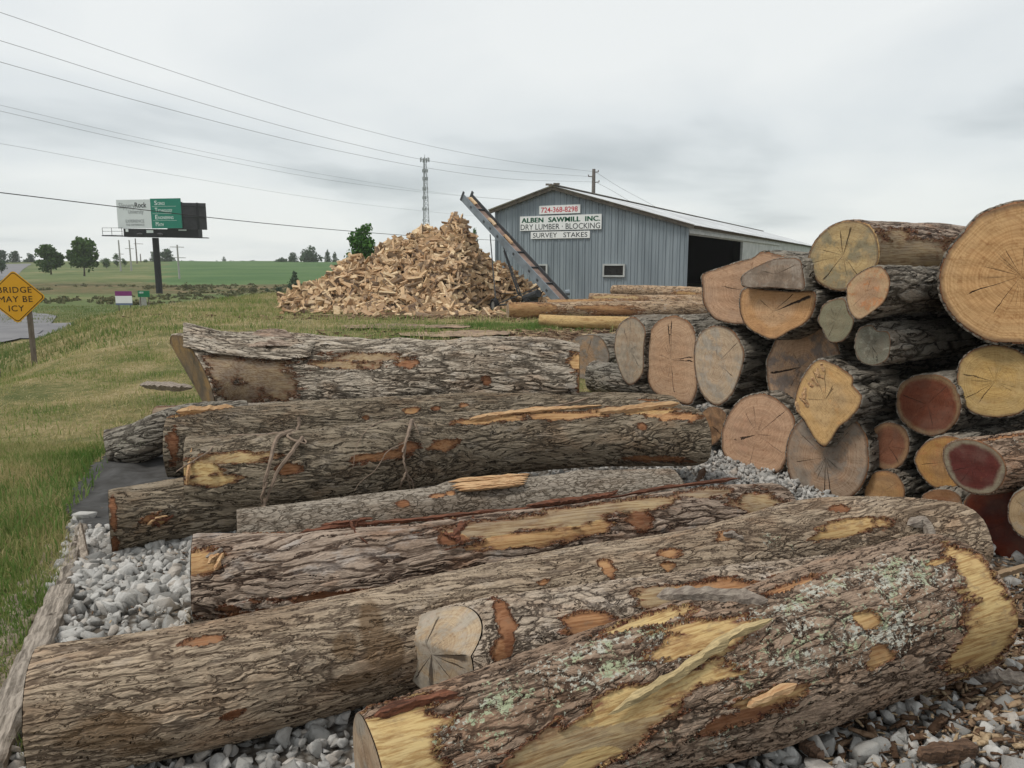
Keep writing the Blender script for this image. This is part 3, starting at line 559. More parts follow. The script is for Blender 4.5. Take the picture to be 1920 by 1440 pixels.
PINK = dict(sap=(.53, .36, .235), heart=(.50, .33, .21)); 
stack_log('biggest log at the right edge, golden cut face with dark radial splits', [(1757, 531), (1761, 500), (1771, 476), (1787, 453), (1804, 434), (1833, 402), (1868, 386), (1913, 375), (1960, 377), (2010, 392), (2055, 425), (2085, 475), (2092, 530), (2080, 580), (2045, 618), (2000, 640), (1955, 650), (1913, 647), (1865, 645), (1833, 633), (1791, 603), (1766, 567)], 4.25, 47, B_SHADE,
    cm('golden', sap=(.60, .385, .19), heart=(.57, .35, .165), hr=.7, stain=(.26, .16, .08), st=.22, seed=3.3, crack=.8), res=.008, seed=21, keep=.2)
stack_log('yellow-grey stained log on top of the stack, with a round face and smooth flank', [(1515, 483), (1523, 460), (1537, 440), (1558, 423), (1580, 414), (1600, 412), (1618, 415), (1633, 423), (1643, 438), (1649, 458), (1650, 480), (1644, 500), (1628, 520), (1607, 534), (1587, 544), (1570, 546), (1550, 540), (1532, 528), (1520, 508)], 5.0, 55, B_SHAG,
    cm('olive', sap=(.46, .35, .19), heart=(.52, .39, .20), hr=.7, stain=(.17, .155, .105), st=.48, seed=11.), length=2.6, seed=22, patches=[(1700, 480, .9, .16, .9), (1730, 500, .5, .1, .85), (1730, 515, .3, .04, .1)])
stack_log('log with a pear-shaped face speckled orange, second layer under the yellow-grey one', [(1587, 554), (1589, 534), (1610, 512), (1636, 499), (1655, 500), (1668, 518), (1669, 541), (1658, 567), (1636, 586), (1612, 600), (1597, 592), (1589, 573)], 4.55, 56, B_SHADE,
    cm('speckled', sap=(.54, .39, .24), heart=(.52, .34, .21), hr=.6, stain=(.36, .15, .06), st=.45, seed=5.), length=3.2, seed=23)
stack_log('small olive-grey polygonal log end left of the pear-shaped one', [(1534, 599), (1545, 570), (1571, 559), (1585, 562), (1592, 585), (1602, 602), (1594, 625), (1578, 641), (1555, 641), (1542, 618)], 5.0, 55, B_SHADE,
    cm('olive grey', sap=(.26, .25, .17), heart=(.27, .25, .17), stain=(.18, .17, .12), st=.3, seed=6.), seed=24)
stack_log('small cracked grey log end below the pear-shaped one', [(1602, 644), (1610, 618), (1626, 609), (1636, 610), (1646, 620), (1665, 622), (1671, 641), (1665, 673), (1639, 686), (1616, 680), (1605, 664)], 4.62, 55, B_SHADE,
    cm('grey cracked', sap=(.19, .19, .15), heart=(.20, .19, .15), stain=(.28, .27, .22), st=.3, seed=7., crack=.9), length=3.2, seed=25)
stack_log('broad pink-tan log, upper left of the stack, its top sloping under a bark lip', [(1316, 541), (1316, 515), (1345, 503), (1385, 490), (1413, 482), (1429, 471), (1455, 474), (1480, 486), (1490, 520), (1485, 560), (1460, 592), (1430, 606), (1394, 609), (1365, 607), (1336, 596), (1319, 570)], 5.9, 62, B_SHADE,
    cm('pink', sap=(.53, .35, .23), heart=(.50, .32, .205), stain=(.30, .2, .14), st=.3, seed=9.), seed=26, keep=.8)
stack_log('split wedge of log with a silvery face lying on the half-round one', [(1389, 520), (1403, 508), (1442, 489), (1474, 483), (1500, 486), (1507, 505), (1510, 541), (1495, 543), (1481, 542), (1440, 539), (1397, 539), (1390, 530)], 5.35, 60, B_SHADE,
    cm('silvery', sap=(.36, .31, .26), heart=(.34, .27, .21), stain=(.16, .12, .09), st=.5, seed=12.), seed=27, keep=.9)
stack_log('half-round orange-tan log with a flat top and dark radial checks', [(1394, 541), (1440, 543), (1490, 546), (1529, 546), (1531, 567), (1523, 592), (1507, 609), (1481, 622), (1452, 637), (1423, 628), (1397, 609), (1386, 575)], 5.4, 60, B_SHADE,
    cm('half round', sap=(.56, .33, .16), heart=(.58, .38, .22), hr=.55, stain=(.30, .16, .08), st=.3, seed=13., crack=.9), seed=28, keep=.9)
stack_log('narrow oval grey-tan log face, leftmost of the stack', [(1153, 664), (1153, 635), (1159, 613), (1170, 600), (1188, 593), (1203, 603), (1211, 621), (1208, 650), (1207, 694), (1199, 712), (1181, 723), (1166, 706)], 7.3, 66, B_SHADE,
    cm('oval grey', sap=(.44, .35, .25), heart=(.40, .31, .22), stain=(.26, .22, .17), st=.55, seed=14.), seed=29)
stack_log('tall pink-tan oval log face with a pith split, second from the left of the stack', [(1208, 657), (1214, 628), (1232, 602), (1261, 590), (1286, 597), (1302, 615), (1308, 643), (1306, 680), (1309, 720), (1304, 745), (1294, 760), (1270, 755), (1228, 738), (1212, 705)], 6.75, 64, B_SHADE,
    cm('oval pink', stain=(.30, .2, .14), st=.2, seed=15., crack=.8, **PINK), seed=30)
stack_log('oval face with a pale smear and pointed bottom, third from left of the stack', [(1301, 660), (1305, 638), (1319, 617), (1348, 608), (1374, 618), (1390, 641), (1397, 667), (1387, 709), (1371, 744), (1345, 762), (1319, 744), (1305, 709)], 6.2, 62, B_SHADE,
    cm('oval pale', sap=(.52, .41, .29), heart=(.52, .40, .28), stain=(.27, .24, .2), st=.5, seed=16.), seed=31)
stack_log('large brown-tan face with a darkened upper rim behind the jagged one', [(1436, 683), (1445, 657), (1461, 627), (1494, 609), (1526, 605), (1549, 618), (1570, 642), (1578, 670), (1570, 700), (1560, 740), (1535, 762), (1500, 768), (1475, 762), (1455, 752), (1441, 730)], 5.55, 58, B_SHADE,
    cm('brown tan', stain=(.14, .12, .11), st=.5, seed=17.5, crack=.9, **PINK), seed=32)
stack_log('jagged log with a bright yellow face, torn edge and bark notch', [(1490, 748), (1500, 715), (1515, 690), (1533, 673), (1557, 677), (1580, 690), (1600, 705), (1601, 722), (1612, 735), (1618, 745), (1612, 765), (1593, 787), (1572, 805), (1560, 825), (1547, 839), (1530, 828), (1507, 790), (1492, 770)], 4.95, 55, B_SHADE,
    cm('bright yellow', sap=(.64, .42, .19), heart=(.62, .43, .22), stain=(.5, .24, .08), st=.25, seed=18., crack=.4), seed=33, res=.008, lump=.04)
stack_log('pinkish round log face standing on the gravel, lowest left of the stack', [(1352, 833), (1354, 805), (1367, 773), (1390, 747), (1423, 736), (1450, 742), (1480, 765), (1493, 792), (1487, 830), (1474, 868), (1458, 888), (1420, 890), (1380, 873), (1358, 855)], 5.72, 60, B_SHADE,
    cm('pinkish', sap=(.58, .38, .25), heart=(.56, .36, .235), stain=(.38, .22, .14), st=.25, seed=19., crack=.6), seed=34)
stack_log('wide grey-brown log face resting on the gravel with a pale scrape', [(1473, 857), (1477, 825), (1490, 797), (1515, 778), (1560, 770), (1600, 782), (1625, 812), (1631, 850), (1629, 885), (1612, 920), (1585, 938), (1547, 947), (1507, 933), (1482, 900)], 5.05, 57, B_SHADE,
    cm('grey brown', sap=(.38, .28, .20), heart=(.42, .29, .195), stain=(.2, .17, .14), st=.5, seed=20., crack=.9), seed=35)
stack_log('small reddish-brown round log face right of the jagged one', [(1627, 833), (1634, 807), (1660, 792), (1690, 797), (1705, 820), (1704, 850), (1690, 873), (1663, 883), (1637, 867)], 4.8, 56, B_SHADE,
    cm('reddish small', sap=(.36, .22, .12), heart=(.25, .11, .065), hr=.8, stain=(.15, .09, .06), st=.3, seed=21.), seed=36)
stack_log('small orange log face with a radial split just above the long front log', [(1620, 920), (1630, 892), (1653, 882), (1680, 888), (1696, 912), (1696, 935), (1680, 955), (1650, 962), (1626, 945)], 4.75, 56, B_SHADE,
    cm('orange small', sap=(.44, .25, .11), heart=(.46, .28, .13), hr=.7, stain=(.25, .13, .06), st=.3, seed=22., crack=.9), seed=37)
stack_log('dark red round log face with a pale ring, right of centre in the stack', [(1680, 752), (1687, 722), (1710, 706), (1740, 701), (1767, 704), (1790, 720), (1803, 748), (1803, 770), (1793, 793), (1770, 813), (1740, 818), (1705, 803), (1684, 778)], 4.6, 55, B_SHADE,
    cm('dark red', sap=(.28, .2, .11), heart=(.17, .055, .03), hr=.9, stain=(.14, .04, .02), st=.3, seed=23.), length=3.2, seed=38)
stack_log('round yellow log face at the right edge under the biggest log', [(1793, 713), (1800, 677), (1827, 654), (1867, 645), (1907, 655), (1937, 680), (1948, 715), (1940, 750), (1915, 775), (1867, 784), (1822, 774), (1799, 747)], 4.35, 52, B_SHADE,
    cm('yellow round', sap=(.52, .37, .16), heart=(.56, .38, .15), stain=(.38, .27, .13), st=.3, seed=24.), seed=39)
stack_log('orange-brown log face half hidden behind the maroon one', [(1715, 867), (1721, 845), (1740, 826), (1770, 817), (1800, 822), (1820, 845), (1822, 880), (1800, 910), (1765, 919), (1735, 902)], 4.4, 54, B_SHADE,
    cm('orange brown', sap=(.44, .25, .09), heart=(.42, .24, .10), stain=(.3, .12, .05), st=.35, seed=25.), seed=40)
stack_log('nearest log of the stack, maroon heartwood ringed with grey sapwood', [(1768, 853), (1773, 835), (1800, 823), (1835, 826), (1870, 845), (1888, 873), (1884, 902), (1862, 925), (1825, 926), (1792, 907), (1774, 880)], 3.85, 74, B_LICH,
    cm('maroon', sap=(.28, .25, .18), heart=(.115, .03, .025), hr=.83, stain=(.05, .02, .025), st=.3, seed=26., crack=.3), length=2.2, seed=41, res=.006, tilt=.04, patches=[(1880, 815, .12, .02, .3)], lich=[(1900, 840, .2, .1, .4)])
stack_log('low brown log face peeping over the long front log below the orange-brown one', [(1727, 935), (1740, 922), (1765, 917), (1790, 921), (1803, 935), (1803, 965), (1785, 990), (1750, 992), (1730, 970)], 4.3, 54, B_SHADE,
    cm('low brown', sap=(.3, .16, .08), heart=(.25, .12, .06), st=.3, seed=27.), seed=42)
stack_log('deep red split log lying on the ground at the right edge', [(1805, 945), (1830, 915), (1880, 900), (1930, 905), (1965, 950), (1965, 1020), (1930, 1058), (1870, 1062), (1830, 1040), (1808, 1000)], 3.95, 60, B_SHADE,
    cm('deep red', sap=(.20, .045, .02), heart=(.17, .035, .018), stain=(.07, .02, .015), st=.5, seed=28., crack=.2), seed=43, keep=.7)
stack_log('pale round log end cut off by the right edge of the view', [(1890, 965), (1893, 940), (1908, 922), (1940, 912), (1975, 925), (1990, 960), (1975, 1000), (1945, 1015), (1913, 1005), (1897, 988)], 3.6, 50, B_SHADE,
    cm('pale edge', sap=(.40, .30, .18), heart=(.36, .26, .15), st=.3, seed=29.), seed=44, length=2.4)
stack_log('small orange log face in the gap between the vine log and the pinkish one', [(1312, 800), (1313, 778), (1330, 763), (1352, 766), (1364, 785), (1356, 815), (1335, 836), (1316, 830)], 6.2, 60, B_SHADE,
    cm('gap orange', sap=(.36, .22, .12), heart=(.33, .19, .10), stain=(.12, .07, .04), st=.5, seed=30.), seed=45)
# ------------------------------------------------------------------ splinters, torn strips, loose bark (parts of their log)
def shard(lg, pix, w, mat, name, lift=.01, thick=.012, n=40, seed=0, jag=.35, world=None):
    rg = np.random.default_rng(seed); root = lg['root'] if lg else None
    P = np.array(world if world is not None else [onlog(lg, x, y, lift if not isinstance(lift, list) else lift[i]) for i, (x, y) in enumerate(pix)], float)
    d = np.r_[0, np.cumsum(np.linalg.norm(np.diff(P, axis=0), axis=1))]; s_ = np.linspace(0, d[-1], n)
    C = np.stack([np.interp(s_, d, P[:, i]) for i in range(3)], 1); t_ = np.gradient(C, axis=0); t_ /= np.linalg.norm(t_, axis=1)[:, None]
    toc = np.array(CAM)-C; toc /= np.linalg.norm(toc, axis=1)[:, None]; side = np.cross(t_, toc); side /= np.linalg.norm(side, axis=1)[:, None]; nn = np.cross(side, t_)
    f = np.linspace(0, 1, n); env = np.minimum(1, np.minimum(f, 1-f)*7)**.6
    def sn_(): a_ = rg.normal(size=n+4); return np.convolve(a_, [.15, .35, .35, .15], 'same')[2:-2]*1.5+.25*rg.normal(size=n)
    wu = w*env*(1+jag*sn_()*.6)*.5; wl = w*env*(1+jag*sn_()*.6)*.5; th = thick*env*(1+.4*sn_()*jag)
    V = np.concatenate([C+side*wu[:, None], C+nn*th[:, None]+side*(w*.06*rg.normal(size=n))[:, None], C-side*wl[:, None], C-nn*(th*.6)[:, None]])
    fs = []
    for i in range(n-1):
        for k in range(4): a, b_ = k*n+i, ((k+1) % 4)*n+i; fs.append((a, b_, b_+1, a+1))
    fs += [(0, 3*n, 2*n, n), (n-1, 2*n-1, 3*n-1, 4*n-1)]
    if lg:
        Mi = np.array(lg['Mi']); V = (V-np.array(lg['base'])) @ Mi.T
        return npmesh(name, V, fs, mat, root)
    return V, fs
sd = 100
for i in range(5):   # L6 pale splinters on the bare strip
    shard(l6, [(880+i*26, 786-i*5), (930+i*34, 777-i*3), (1010+i*30, 768-i*2)], .035-.003*i, M_SPLINT, 'splinter', .02, .014, 30, sd+i)
shard(l6, [(1010, 768), (1040, 762), (1085, 752), (1105, 745)], .014, M_TWIG, 'splinter', [.02, .04, .07, .09], .006, 20, 120)
shard(l6, [(1120, 772), (1200, 765), (1275, 756)], .05, M_SPLINT, 'splinter', .015, .012, 30, 121)
shard(l6, [(360, 838), (352, 890), (346, 955)], .02, M_SPLINT, 'splinter', .012, .01, 24, 122)
shard(l8, [(330, 772), (380, 768), (440, 764)], .055, M_SPLINT, 'splinter', .02, .02, 30, 123)
for i, (pp, w_) in enumerate([([(560, 1000), (640, 987), (720, 978)], .03), ([(600, 985), (668, 976), (700, 972)], .02), ([(655, 975), (667, 1000), (690, 1020)], .012), ([(640, 1012), (668, 985), (672, 970)], .012), ([(700, 980), (800, 972), (940, 955)], .022), ([(870, 966), (1000, 952), (1140, 930)], .018), ([(1000, 955), (1080, 945), (1160, 925)], .012), ([(850, 1005), (870, 985), (900, 972)], .04), ([(830, 1000), (860, 1012), (868, 1022)], .03)]):
    shard(l4, pp, w_, M_RED, 'torn_bark', .02, .012, 30, 140+i, .5)
shard(l4, [(1130, 935), (1240, 915), (1390, 896)], .022, M_RED, 'torn_bark', [.03, .03, .04], .01, 30, 152, .4)
for i, pp in enumerate([[(385, 1045), (400, 1040), (418, 1028)], [(390, 1058), (398, 1046), (412, 1038)], [(402, 1070), (412, 1050), (420, 1036)]]): shard(l4, pp, .02, M_SPLINT if i else M_OLDWOOD, 'splinter', .02, .01, 16, 160+i, .5)
for i, pp in enumerate([[(275, 985), (292, 972), (318, 966)], [(280, 970), (300, 975), (322, 972)], [(284, 978), (296, 982), (300, 990)], [(300, 966), (312, 976), (326, 964)]]): shard(l7, pp, .014, M_RED if i != 0 else M_SPLINT, 'torn_bark', .015, .01, 16, 170+i, .5)
shard(l3, [(1355, 1003), (1372, 1000), (1395, 1012)], .03, M_OLDWOOD, 'loose_bark', .03, .01, 16, 180)
shard(l3, [(1700, 985), (1730, 975), (1750, 1010), (1742, 1035)], .05, B_FAR if 0 else M_OLDWOOD, 'loose_bark', .005, .012, 20, 181)
shard(l1, [(1140, 1340), (1260, 1270), (1375, 1190), (1450, 1160)], .03, simple('yellow splinter', (.52, .40, .21), .8, .5, 3., .006, stretch=(3, 40, 40)), 'splinter', [.01, .012, .03, .05], .012, 40, 182)
shard(l1, [(1400, 1325), (1440, 1305), (1495, 1282)], .025, M_SPLINT, 'splinter', [.01, .02, .03], .008, 20, 183)
shard(l1, [(700, 1342), (780, 1315), (860, 1300)], .03, M_RED, 'loose_bark', .02, .012, 26, 184)
shard(l1, [(1230, 1118), (1290, 1112), (1370, 1116), (1440, 1128)], .05, M_OLDWOOD, 'loose_bark', [.03, .08, .07, .02], .012, 26, 185)
# bark flange standing proud on the huge log
def bark_slab(lg, rows, mat, name='loose_bark'):
    """rows: list of (top px, bottom px, lift)"""
    V = []
    up = []
    for (a, b_, l) in rows:
        A_, B_ = onlog(lg, *a, l), onlog(lg, *b_, l)
        for k in range(9):
            q = A_.lerp(B_, k/8); up.append(q)
    m_ = len(rows); n_ = 9; V = [p for p in up]
    dd = [(p-Vector(CAM)).normalized()*.05 for p in up]; V += [p+d_ for p, d_ in zip(up, dd)]
    fs = []
    for i in range(m_-1):
        for k in range(n_-1):
            a = i*n_+k; fs.append((a, a+1, a+n_+1, a+n_)); c_ = a+m_*n_; fs.append((c_, c_+n_, c_+n_+1, c_+1))
    for i in range(m_-1):
        for k in (0, n_-1):
            a = i*n_+k; c_ = a+m_*n_; fs.append((a, a+n_, c_+n_, c_))
    for k in range(n_-1):
        for i in (0, m_-1):
            a = i*n_+k; c_ = a+m_*n_; fs.append((a, c_, c_+1, a+1))
    me = bpy.data.meshes.new(name); Vn = (np.array(V)-np.array(lg['base'])) @ np.array(lg['Mi']).T
    bm = bmesh.new(); vs = [bm.verts.new(v) for v in Vn]
    for f_ in fs: bm.faces.new([vs[i] for i in f_])
    bmesh.ops.recalc_face_normals(bm, faces=bm.faces); bmesh.ops.subdivide_edges(bm, edges=bm.edges[:], cuts=5, use_grid_fill=True, smooth=.1); bm.to_mesh(me); bm.free()
    me.attributes.new('amp', 'FLOAT', 'POINT').data.foreach_set('value', np.full(len(me.vertices), .8, dtype=np.float32))
    me.materials.append(mat); me.polygons.foreach_set('use_smooth', np.ones(len(me.polygons), bool)); return link(bpy.data.objects.new(name, me), lg['root'])
bark_slab(l10, [((345, 606), (345, 650), .06), ((380, 613), (378, 657), .08), ((412, 622), (412, 664), .07), ((474, 630), (470, 670), .06), ((530, 634), (525, 674), .05), ((590, 642), (580, 668), .02)], B_OLD)
bark_slab(l10, [((468, 632), (466, 652), .02), ((482, 620), (482, 650), .05), ((510, 617), (508, 648), .06), ((535, 619), (532, 648), .05), ((552, 634), (550, 650), .02)], B_SHAG)
bark_slab(l10, [((818, 650), (818, 662), .02), ((845, 640), (846, 662), .05), ((880, 632), (880, 660), .06), ((900, 640), (898, 660), .04), ((912, 650), (910, 662), .02)], B_OLD)
# pieces resting on logs (things of their own)
def loose(name, label, cat, lg, pix, w, mat, lift, thick, n=40, seed=0, jag=.4, group=None):
    V, fs = shard(None, None, w, mat, name, 0, thick, n, seed, jag, world=[onlog(lg, x, y, l) if lg else l for (x, y), l in zip(pix, lift)])
    V = np.array(V); b_ = V.mean(0); b_[2] = V[:, 2].min()
    o = npmesh(name, V-b_, fs, mat); o.location = b_; return tag(o, label, cat, group)
Vc, Fc_ = [], []
for i in range(11):
    f = i/10; dx_ = 10*math.sin(i*2.1); y0 = 896+20*f; x0, x1 = 852+dx_+18*(1-f)*0+8*math.sin(i*5.), 994-4*math.sin(i*3.3)-14*f
    V, fs = shard(None, None, .022, None, '', 0, .02, 24, 400+i, .3, world=[onlog(l5, x0, y0+4, .02+.03*(1-abs(f-.4))), onlog(l5, (x0+x1)/2, y0-1, .03+.035*(1-abs(f-.4))), onlog(l5, x1, y0-7, .02+.03*(1-abs(f-.4)))]); Fc_ += [[q_+len(Vc) for q_ in t_] for t_ in fs]; Vc += [list(v) for v in V]
Vc = np.array(Vc); b_ = Vc.mean(0); b_[2] = Vc[:, 2].min(); o = npmesh('wood_chunk', Vc-b_, Fc_, M_SPLINT); o.location = b_
tag(o, 'splintered chunk of fresh pale wood resting on the slimmer fine-barked log', 'wood chunk')
loose('bark_strip', 'long dark red bark strip lying across the shaggy log towards the gravel', 'bark strip', l4, [(985, 948), (1090, 936), (1150, 926), (1160, 918)], .03, M_RED, [.03, .04, .05, .06], .014, 40, 4)
# dead vines hanging on the thick dark log
def vine(label, strands):
    mb = MB(); 
    for st in strands:
        pts = [onlog(l6, x, y, l+.012) for x, y, l in st[1]]; P = np.array([list(p) for p in pts]); s_ = np.linspace(0, 1, 22); C_ = catmull(np.c_[P, np.ones(len(P))], s_) if len(P) > 2 else catmull(np.c_[P, np.ones(len(P))], s_)
        mb.tube([Vector(c[:3])+Vector((random.uniform(-1, 1), 0, random.uniform(-1, 1)))*.003 for c in C_], [st[0]*1.35*(1-.6*k/21) for k in range(22)], 6)
    return tag(mb.build('dead_vine', M_TWIG), label, 'vine')
vine('dead forked vine hanging down the left half of the dark log', [(.011, [(548, 808, .04), (520, 822, .05), (508, 860, .05), (497, 900, .06), (496, 945, .12), (498, 1000, .3)]), (.010, [(568, 820, .03), (545, 850, .04), (520, 885, .05), (502, 930, .08), (494, 948, .12), (455, 998, .3)]), (.006, [(548, 808, .04), (500, 815, .04), (430, 818, .03), (385, 850, .03), (330, 885, .12)]), (.008, [(560, 782, .02), (560, 800, .03), (540, 820, .04), (575, 830, .03), (568, 820, .03)]), (.006, [(500, 905, .07), (490, 935, .1), (494, 950, .12)]), (.004, [(497, 950, .12), (520, 975, .2), (535, 985, .26)])])
vine('broken pale twig and thin dead tendrils at the middle of the dark log', [(.012, [(772, 788, .04), (765, 815, .06), (755, 848, .07)]), (.006, [(760, 835, .05), (757, 860, .06), (764, 890, .09), (770, 925, .14)]), (.005, [(762, 885, .08), (755, 900, .11), (750, 925, .15), (768, 960, .25)]), (.005, [(762, 888, .08), (775, 910, .12), (772, 945, .2), (755, 968, .26)]), (.003, [(760, 830, .04), (725, 848, .04), (705, 880, .04), (672, 908, .06), (664, 920, .1)]), (.003, [(745, 782, .02), (695, 800, .03), (665, 850, .03), (662, 880, .05)]), (.004, [(772, 788, .04), (780, 800, .03), (785, 815, .02)])])
# ------------------------------------------------------------------ gravel, debris, timber, fabric, rocks
def hull_stone(seed, pts=16):
    rg = np.random.default_rng(seed); bm = bmesh.new()
    for _ in range(pts):
        v = rg.normal(size=3); v /= np.linalg.norm(v); v *= rg.uniform(.8, 1.1); bm.verts.new(v*[1, rg.uniform(.75, 1), rg.uniform(.55, .85)])
    r = bmesh.ops.convex_hull(bm, input=bm.verts); bmesh.ops.delete(bm, geom=[g for g in r['geom_interior'] if isinstance(g, bmesh.types.BMVert)], context='VERTS')
    bmesh.ops.bevel(bm, geom=bm.edges[:], offset=.05, segments=1, affect='EDGES', clamp_overlap=True); bmesh.ops.triangulate(bm, faces=bm.faces)
    bm.verts.ensure_lookup_table(); bm.verts.index_update(); V = np.array([v.co[:] for v in bm.verts]); T = np.array([[v.index for v in f.verts] for f in bm.faces]); bm.free(); return V, T
def rand_rot(n, rg):
    q = rg.normal(size=(n, 4)); q /= np.linalg.norm(q, axis=1)[:, None]; w, x, y, z = q.T
    return np.stack([1-2*(y*y+z*z), 2*(x*y-z*w), 2*(x*z+y*w), 2*(x*y+z*w), 1-2*(x*x+z*z), 2*(y*z-x*w), 2*(x*z-y*w), 2*(y*z+x*w), 1-2*(x*x+y*y)], 1).reshape(n, 3, 3)
def scatter(protos, P, R, Sc, which):
    Vs, Ts, n0, ids = [], [], 0, []
    for k, (V, T) in enumerate(protos):
        idx = np.nonzero(which == k)[0]
        if not len(idx): continue
        W_ = np.einsum('nij,nvj->nvi', R[idx], V[None]*Sc[idx][:, None, :])+P[idx][:, None, :]
        m_ = len(V); Vs.append(W_.reshape(-1, 3)); Ts.append((T[None]+(np.arange(len(idx))*m_)[:, None, None]).reshape(-1, T.shape[1])+n0); n0 += m_*len(idx)
        ids.append(np.repeat(idx, m_))
    return np.concatenate(Vs), np.concatenate(Ts), np.concatenate(ids)
mS, t, b = newmat('crushed limestone', .92, .15)
pos = N(t, 'ShaderNodeNewGeometry').outputs['Position']; q1 = noise(t, pos, 70., 6, .7); q2 = noise(t, pos, 14., 3, .6)
ti = attr(t, 'tint').outputs['Fac']
c = ramp(t, ti, [(0, (.20, .195, .185)), (.3, (.35, .34, .32)), (.8, (.51, .495, .47)), (1, (.40, .35, .30))])
c = mixc(t, math_(t, 'MULTIPLY', mrange(t, q1.outputs[0], .5, .68), .5), c, (.2, .2, .19)); c = mixc(t, math_(t, 'MULTIPLY', mrange(t, q2.outputs[0], .5, .7), .3), c, (.32, .28, .24))
L(t, c, b.inputs['Base Color']); bump(t, b, q1.outputs[0], .006)
protos = [hull_stone(i, 9+i % 6) for i in range(24)]
def inside(px, py, poly):
    r = np.zeros(len(px), bool); n = len(poly)
    for i in range(n):
        x0, y0 = poly[i]; x1, y1 = poly[(i+1) % n]
        c_ = ((y0 > py) != (y1 > py)); r ^= c_ & (px < (x1-x0)*(py-y0)/(y1-y0+1e-9)+x0)
    return r
def stones(n, box, sc, sd_, near=lambda x, y: x > -99, zl=(-.01, .03)):
    rg = np.random.default_rng(sd_); x = rg.uniform(box[0], box[1], n); y = rg.uniform(box[2], box[3], n)
    k = near(x, y); x, y = x[k], y[k]; n = len(x); s0 = sc*np.exp(rg.normal(0, .3, n)); z = rg.uniform(*zl, n)
    return np.stack([x, y, z], 1), rand_rot(n, rg), np.stack([s0*rg.uniform(.9, 1.3, n), s0, s0*rg.uniform(.7, 1, n)], 1), rg.integers(0, 24, n)
G_ = [stones(9500, (-2.6, 3.6, 1.5, 3.6), .026, 1, lambda x, y: (x > edge_gravel(y)+.02)&(np.abs(x)/y < .78), (-.012, .03)),
      stones(1500, (-2.6, 3.6, 1.5, 4.2), .042, 11, lambda x, y: (x > edge_gravel(y)+.05)&(np.abs(x)/y < .78), (-.005, .03)),
      stones(7000, (-3.3, -1.2, 3.4, 5.6), .028, 2, lambda x, y: x > edge_gravel(y), (-.012, .035)),
      stones(700, (-3.2, -1.2, 3.2, 5.4), .045, 12, lambda x, y: x > edge_gravel(y)+.04, (0, .03)),
      stones(15000, (.9, 3.2, 3.6, 9.0), .022, 3, lambda x, y: (x/y > .2)&(x/y < .5), (-.012, .035)),
      stones(3000, (-1.2, 3.4, 3.6, 6.5), .026, 4)]
P_ = np.concatenate([g[0] for g in G_]); R_ = np.concatenate([g[1] for g in G_]); S_ = np.concatenate([g[2] for g in G_]); W_ = np.concatenate([g[3] for g in G_])
def on_fabric(x, y):
    q = (y)*cp+H*sp; u_, v_ = 960+F*x/q, 720-F*(y*sp-H*cp)/q; return inside(u_, v_, [(118, 985), (133, 930), (168, 890), (213, 845), (300, 835), (520, 850), (520, 935), (210, 950), (200, 1005), (165, 990)])
k_ = ~on_fabric(P_[:, 0], P_[:, 1]); P_, R_, S_, W_ = P_[k_], R_[k_], S_[k_], W_[k_]
P_[:, 2] += terrain(P_[:, 0], P_[:, 1])
Vs, Ts, ids = scatter(protos, P_, R_, S_, W_)
rg = np.random.default_rng(5); tint = rg.uniform(0, 1, len(P_))
tag(npmesh('gravel', Vs, Ts, mS, None, False, dict(tint=tint[ids])), kind='stuff')
for i, (x, y, s_, lb) in enumerate([(157, 968, .075, 'pale grey rock lying on the black ground fabric left of the short log end'), (480, 842, .0, ''), (168, 1000, .05, 'small rock at the tip of the standing grey splinter'), (135, 1190, .05, 'pale rock at the lower left corner of the gravel')]):
    if s_ == 0: continue
    V, T = hull_stone(70+i, 20); o = npmesh('rock', V*[s_*1.3, s_, s_*.8], T, mS, None, False, dict(tint=np.full(len(V), .6))); p = PZ(x, y, s_*.4); o.location = p; o.rotation_euler = (0, 0, i*1.3); tag(o, lb, 'rock')
# wood debris bottom right
def chip_proto(seed):
    rg = np.random.default_rng(seed); n = 5; x = np.linspace(-.5, .5, n); V = []
    for k in range(n):
        w = .5*(1-.5*abs(x[k])*rg.uniform(.4, 1.6))*rg.uniform(.7, 1.1); h = .5; z = .6*rg.normal()*.4
        for a_, b_ in ((-1, -1), (1, -1), (1, 1), (-1, 1)): V.append((x[k]+.04*rg.normal(), a_*w, b_*h+z))
    T = []
    for k in range(n-1):
        for j in range(4): T.append((k*4+j, k*4+(j+1) % 4, (k+1)*4+(j+1) % 4, (k+1)*4+j))
    T += [(3, 2, 1, 0), (4*n-4, 4*n-3, 4*n-2, 4*n-1)]; return np.array(V), np.array(T)
cprot = [chip_proto(i) for i in range(14)]
mC, t, b = newmat('bark debris', .92, .15)
pos = N(t, 'ShaderNodeNewGeometry').outputs['Position']; q1 = noise(t, pos, 60., 5, .7)
c = ramp(t, attr(t, 'tint').outputs['Fac'], [(0, (.06, .035, .022)), (.4, (.15, .09, .055)), (.7, (.28, .19, .12)), (1, (.50, .38, .24))])
c = mixc(t, mrange(t, q1.outputs[0], .45, .65), c, mixc(t, 1., c, (.5, .45, .4), 'MULTIPLY')); L(t, c, b.inputs['Base Color']); bump(t, b, q1.outputs[0], .004)
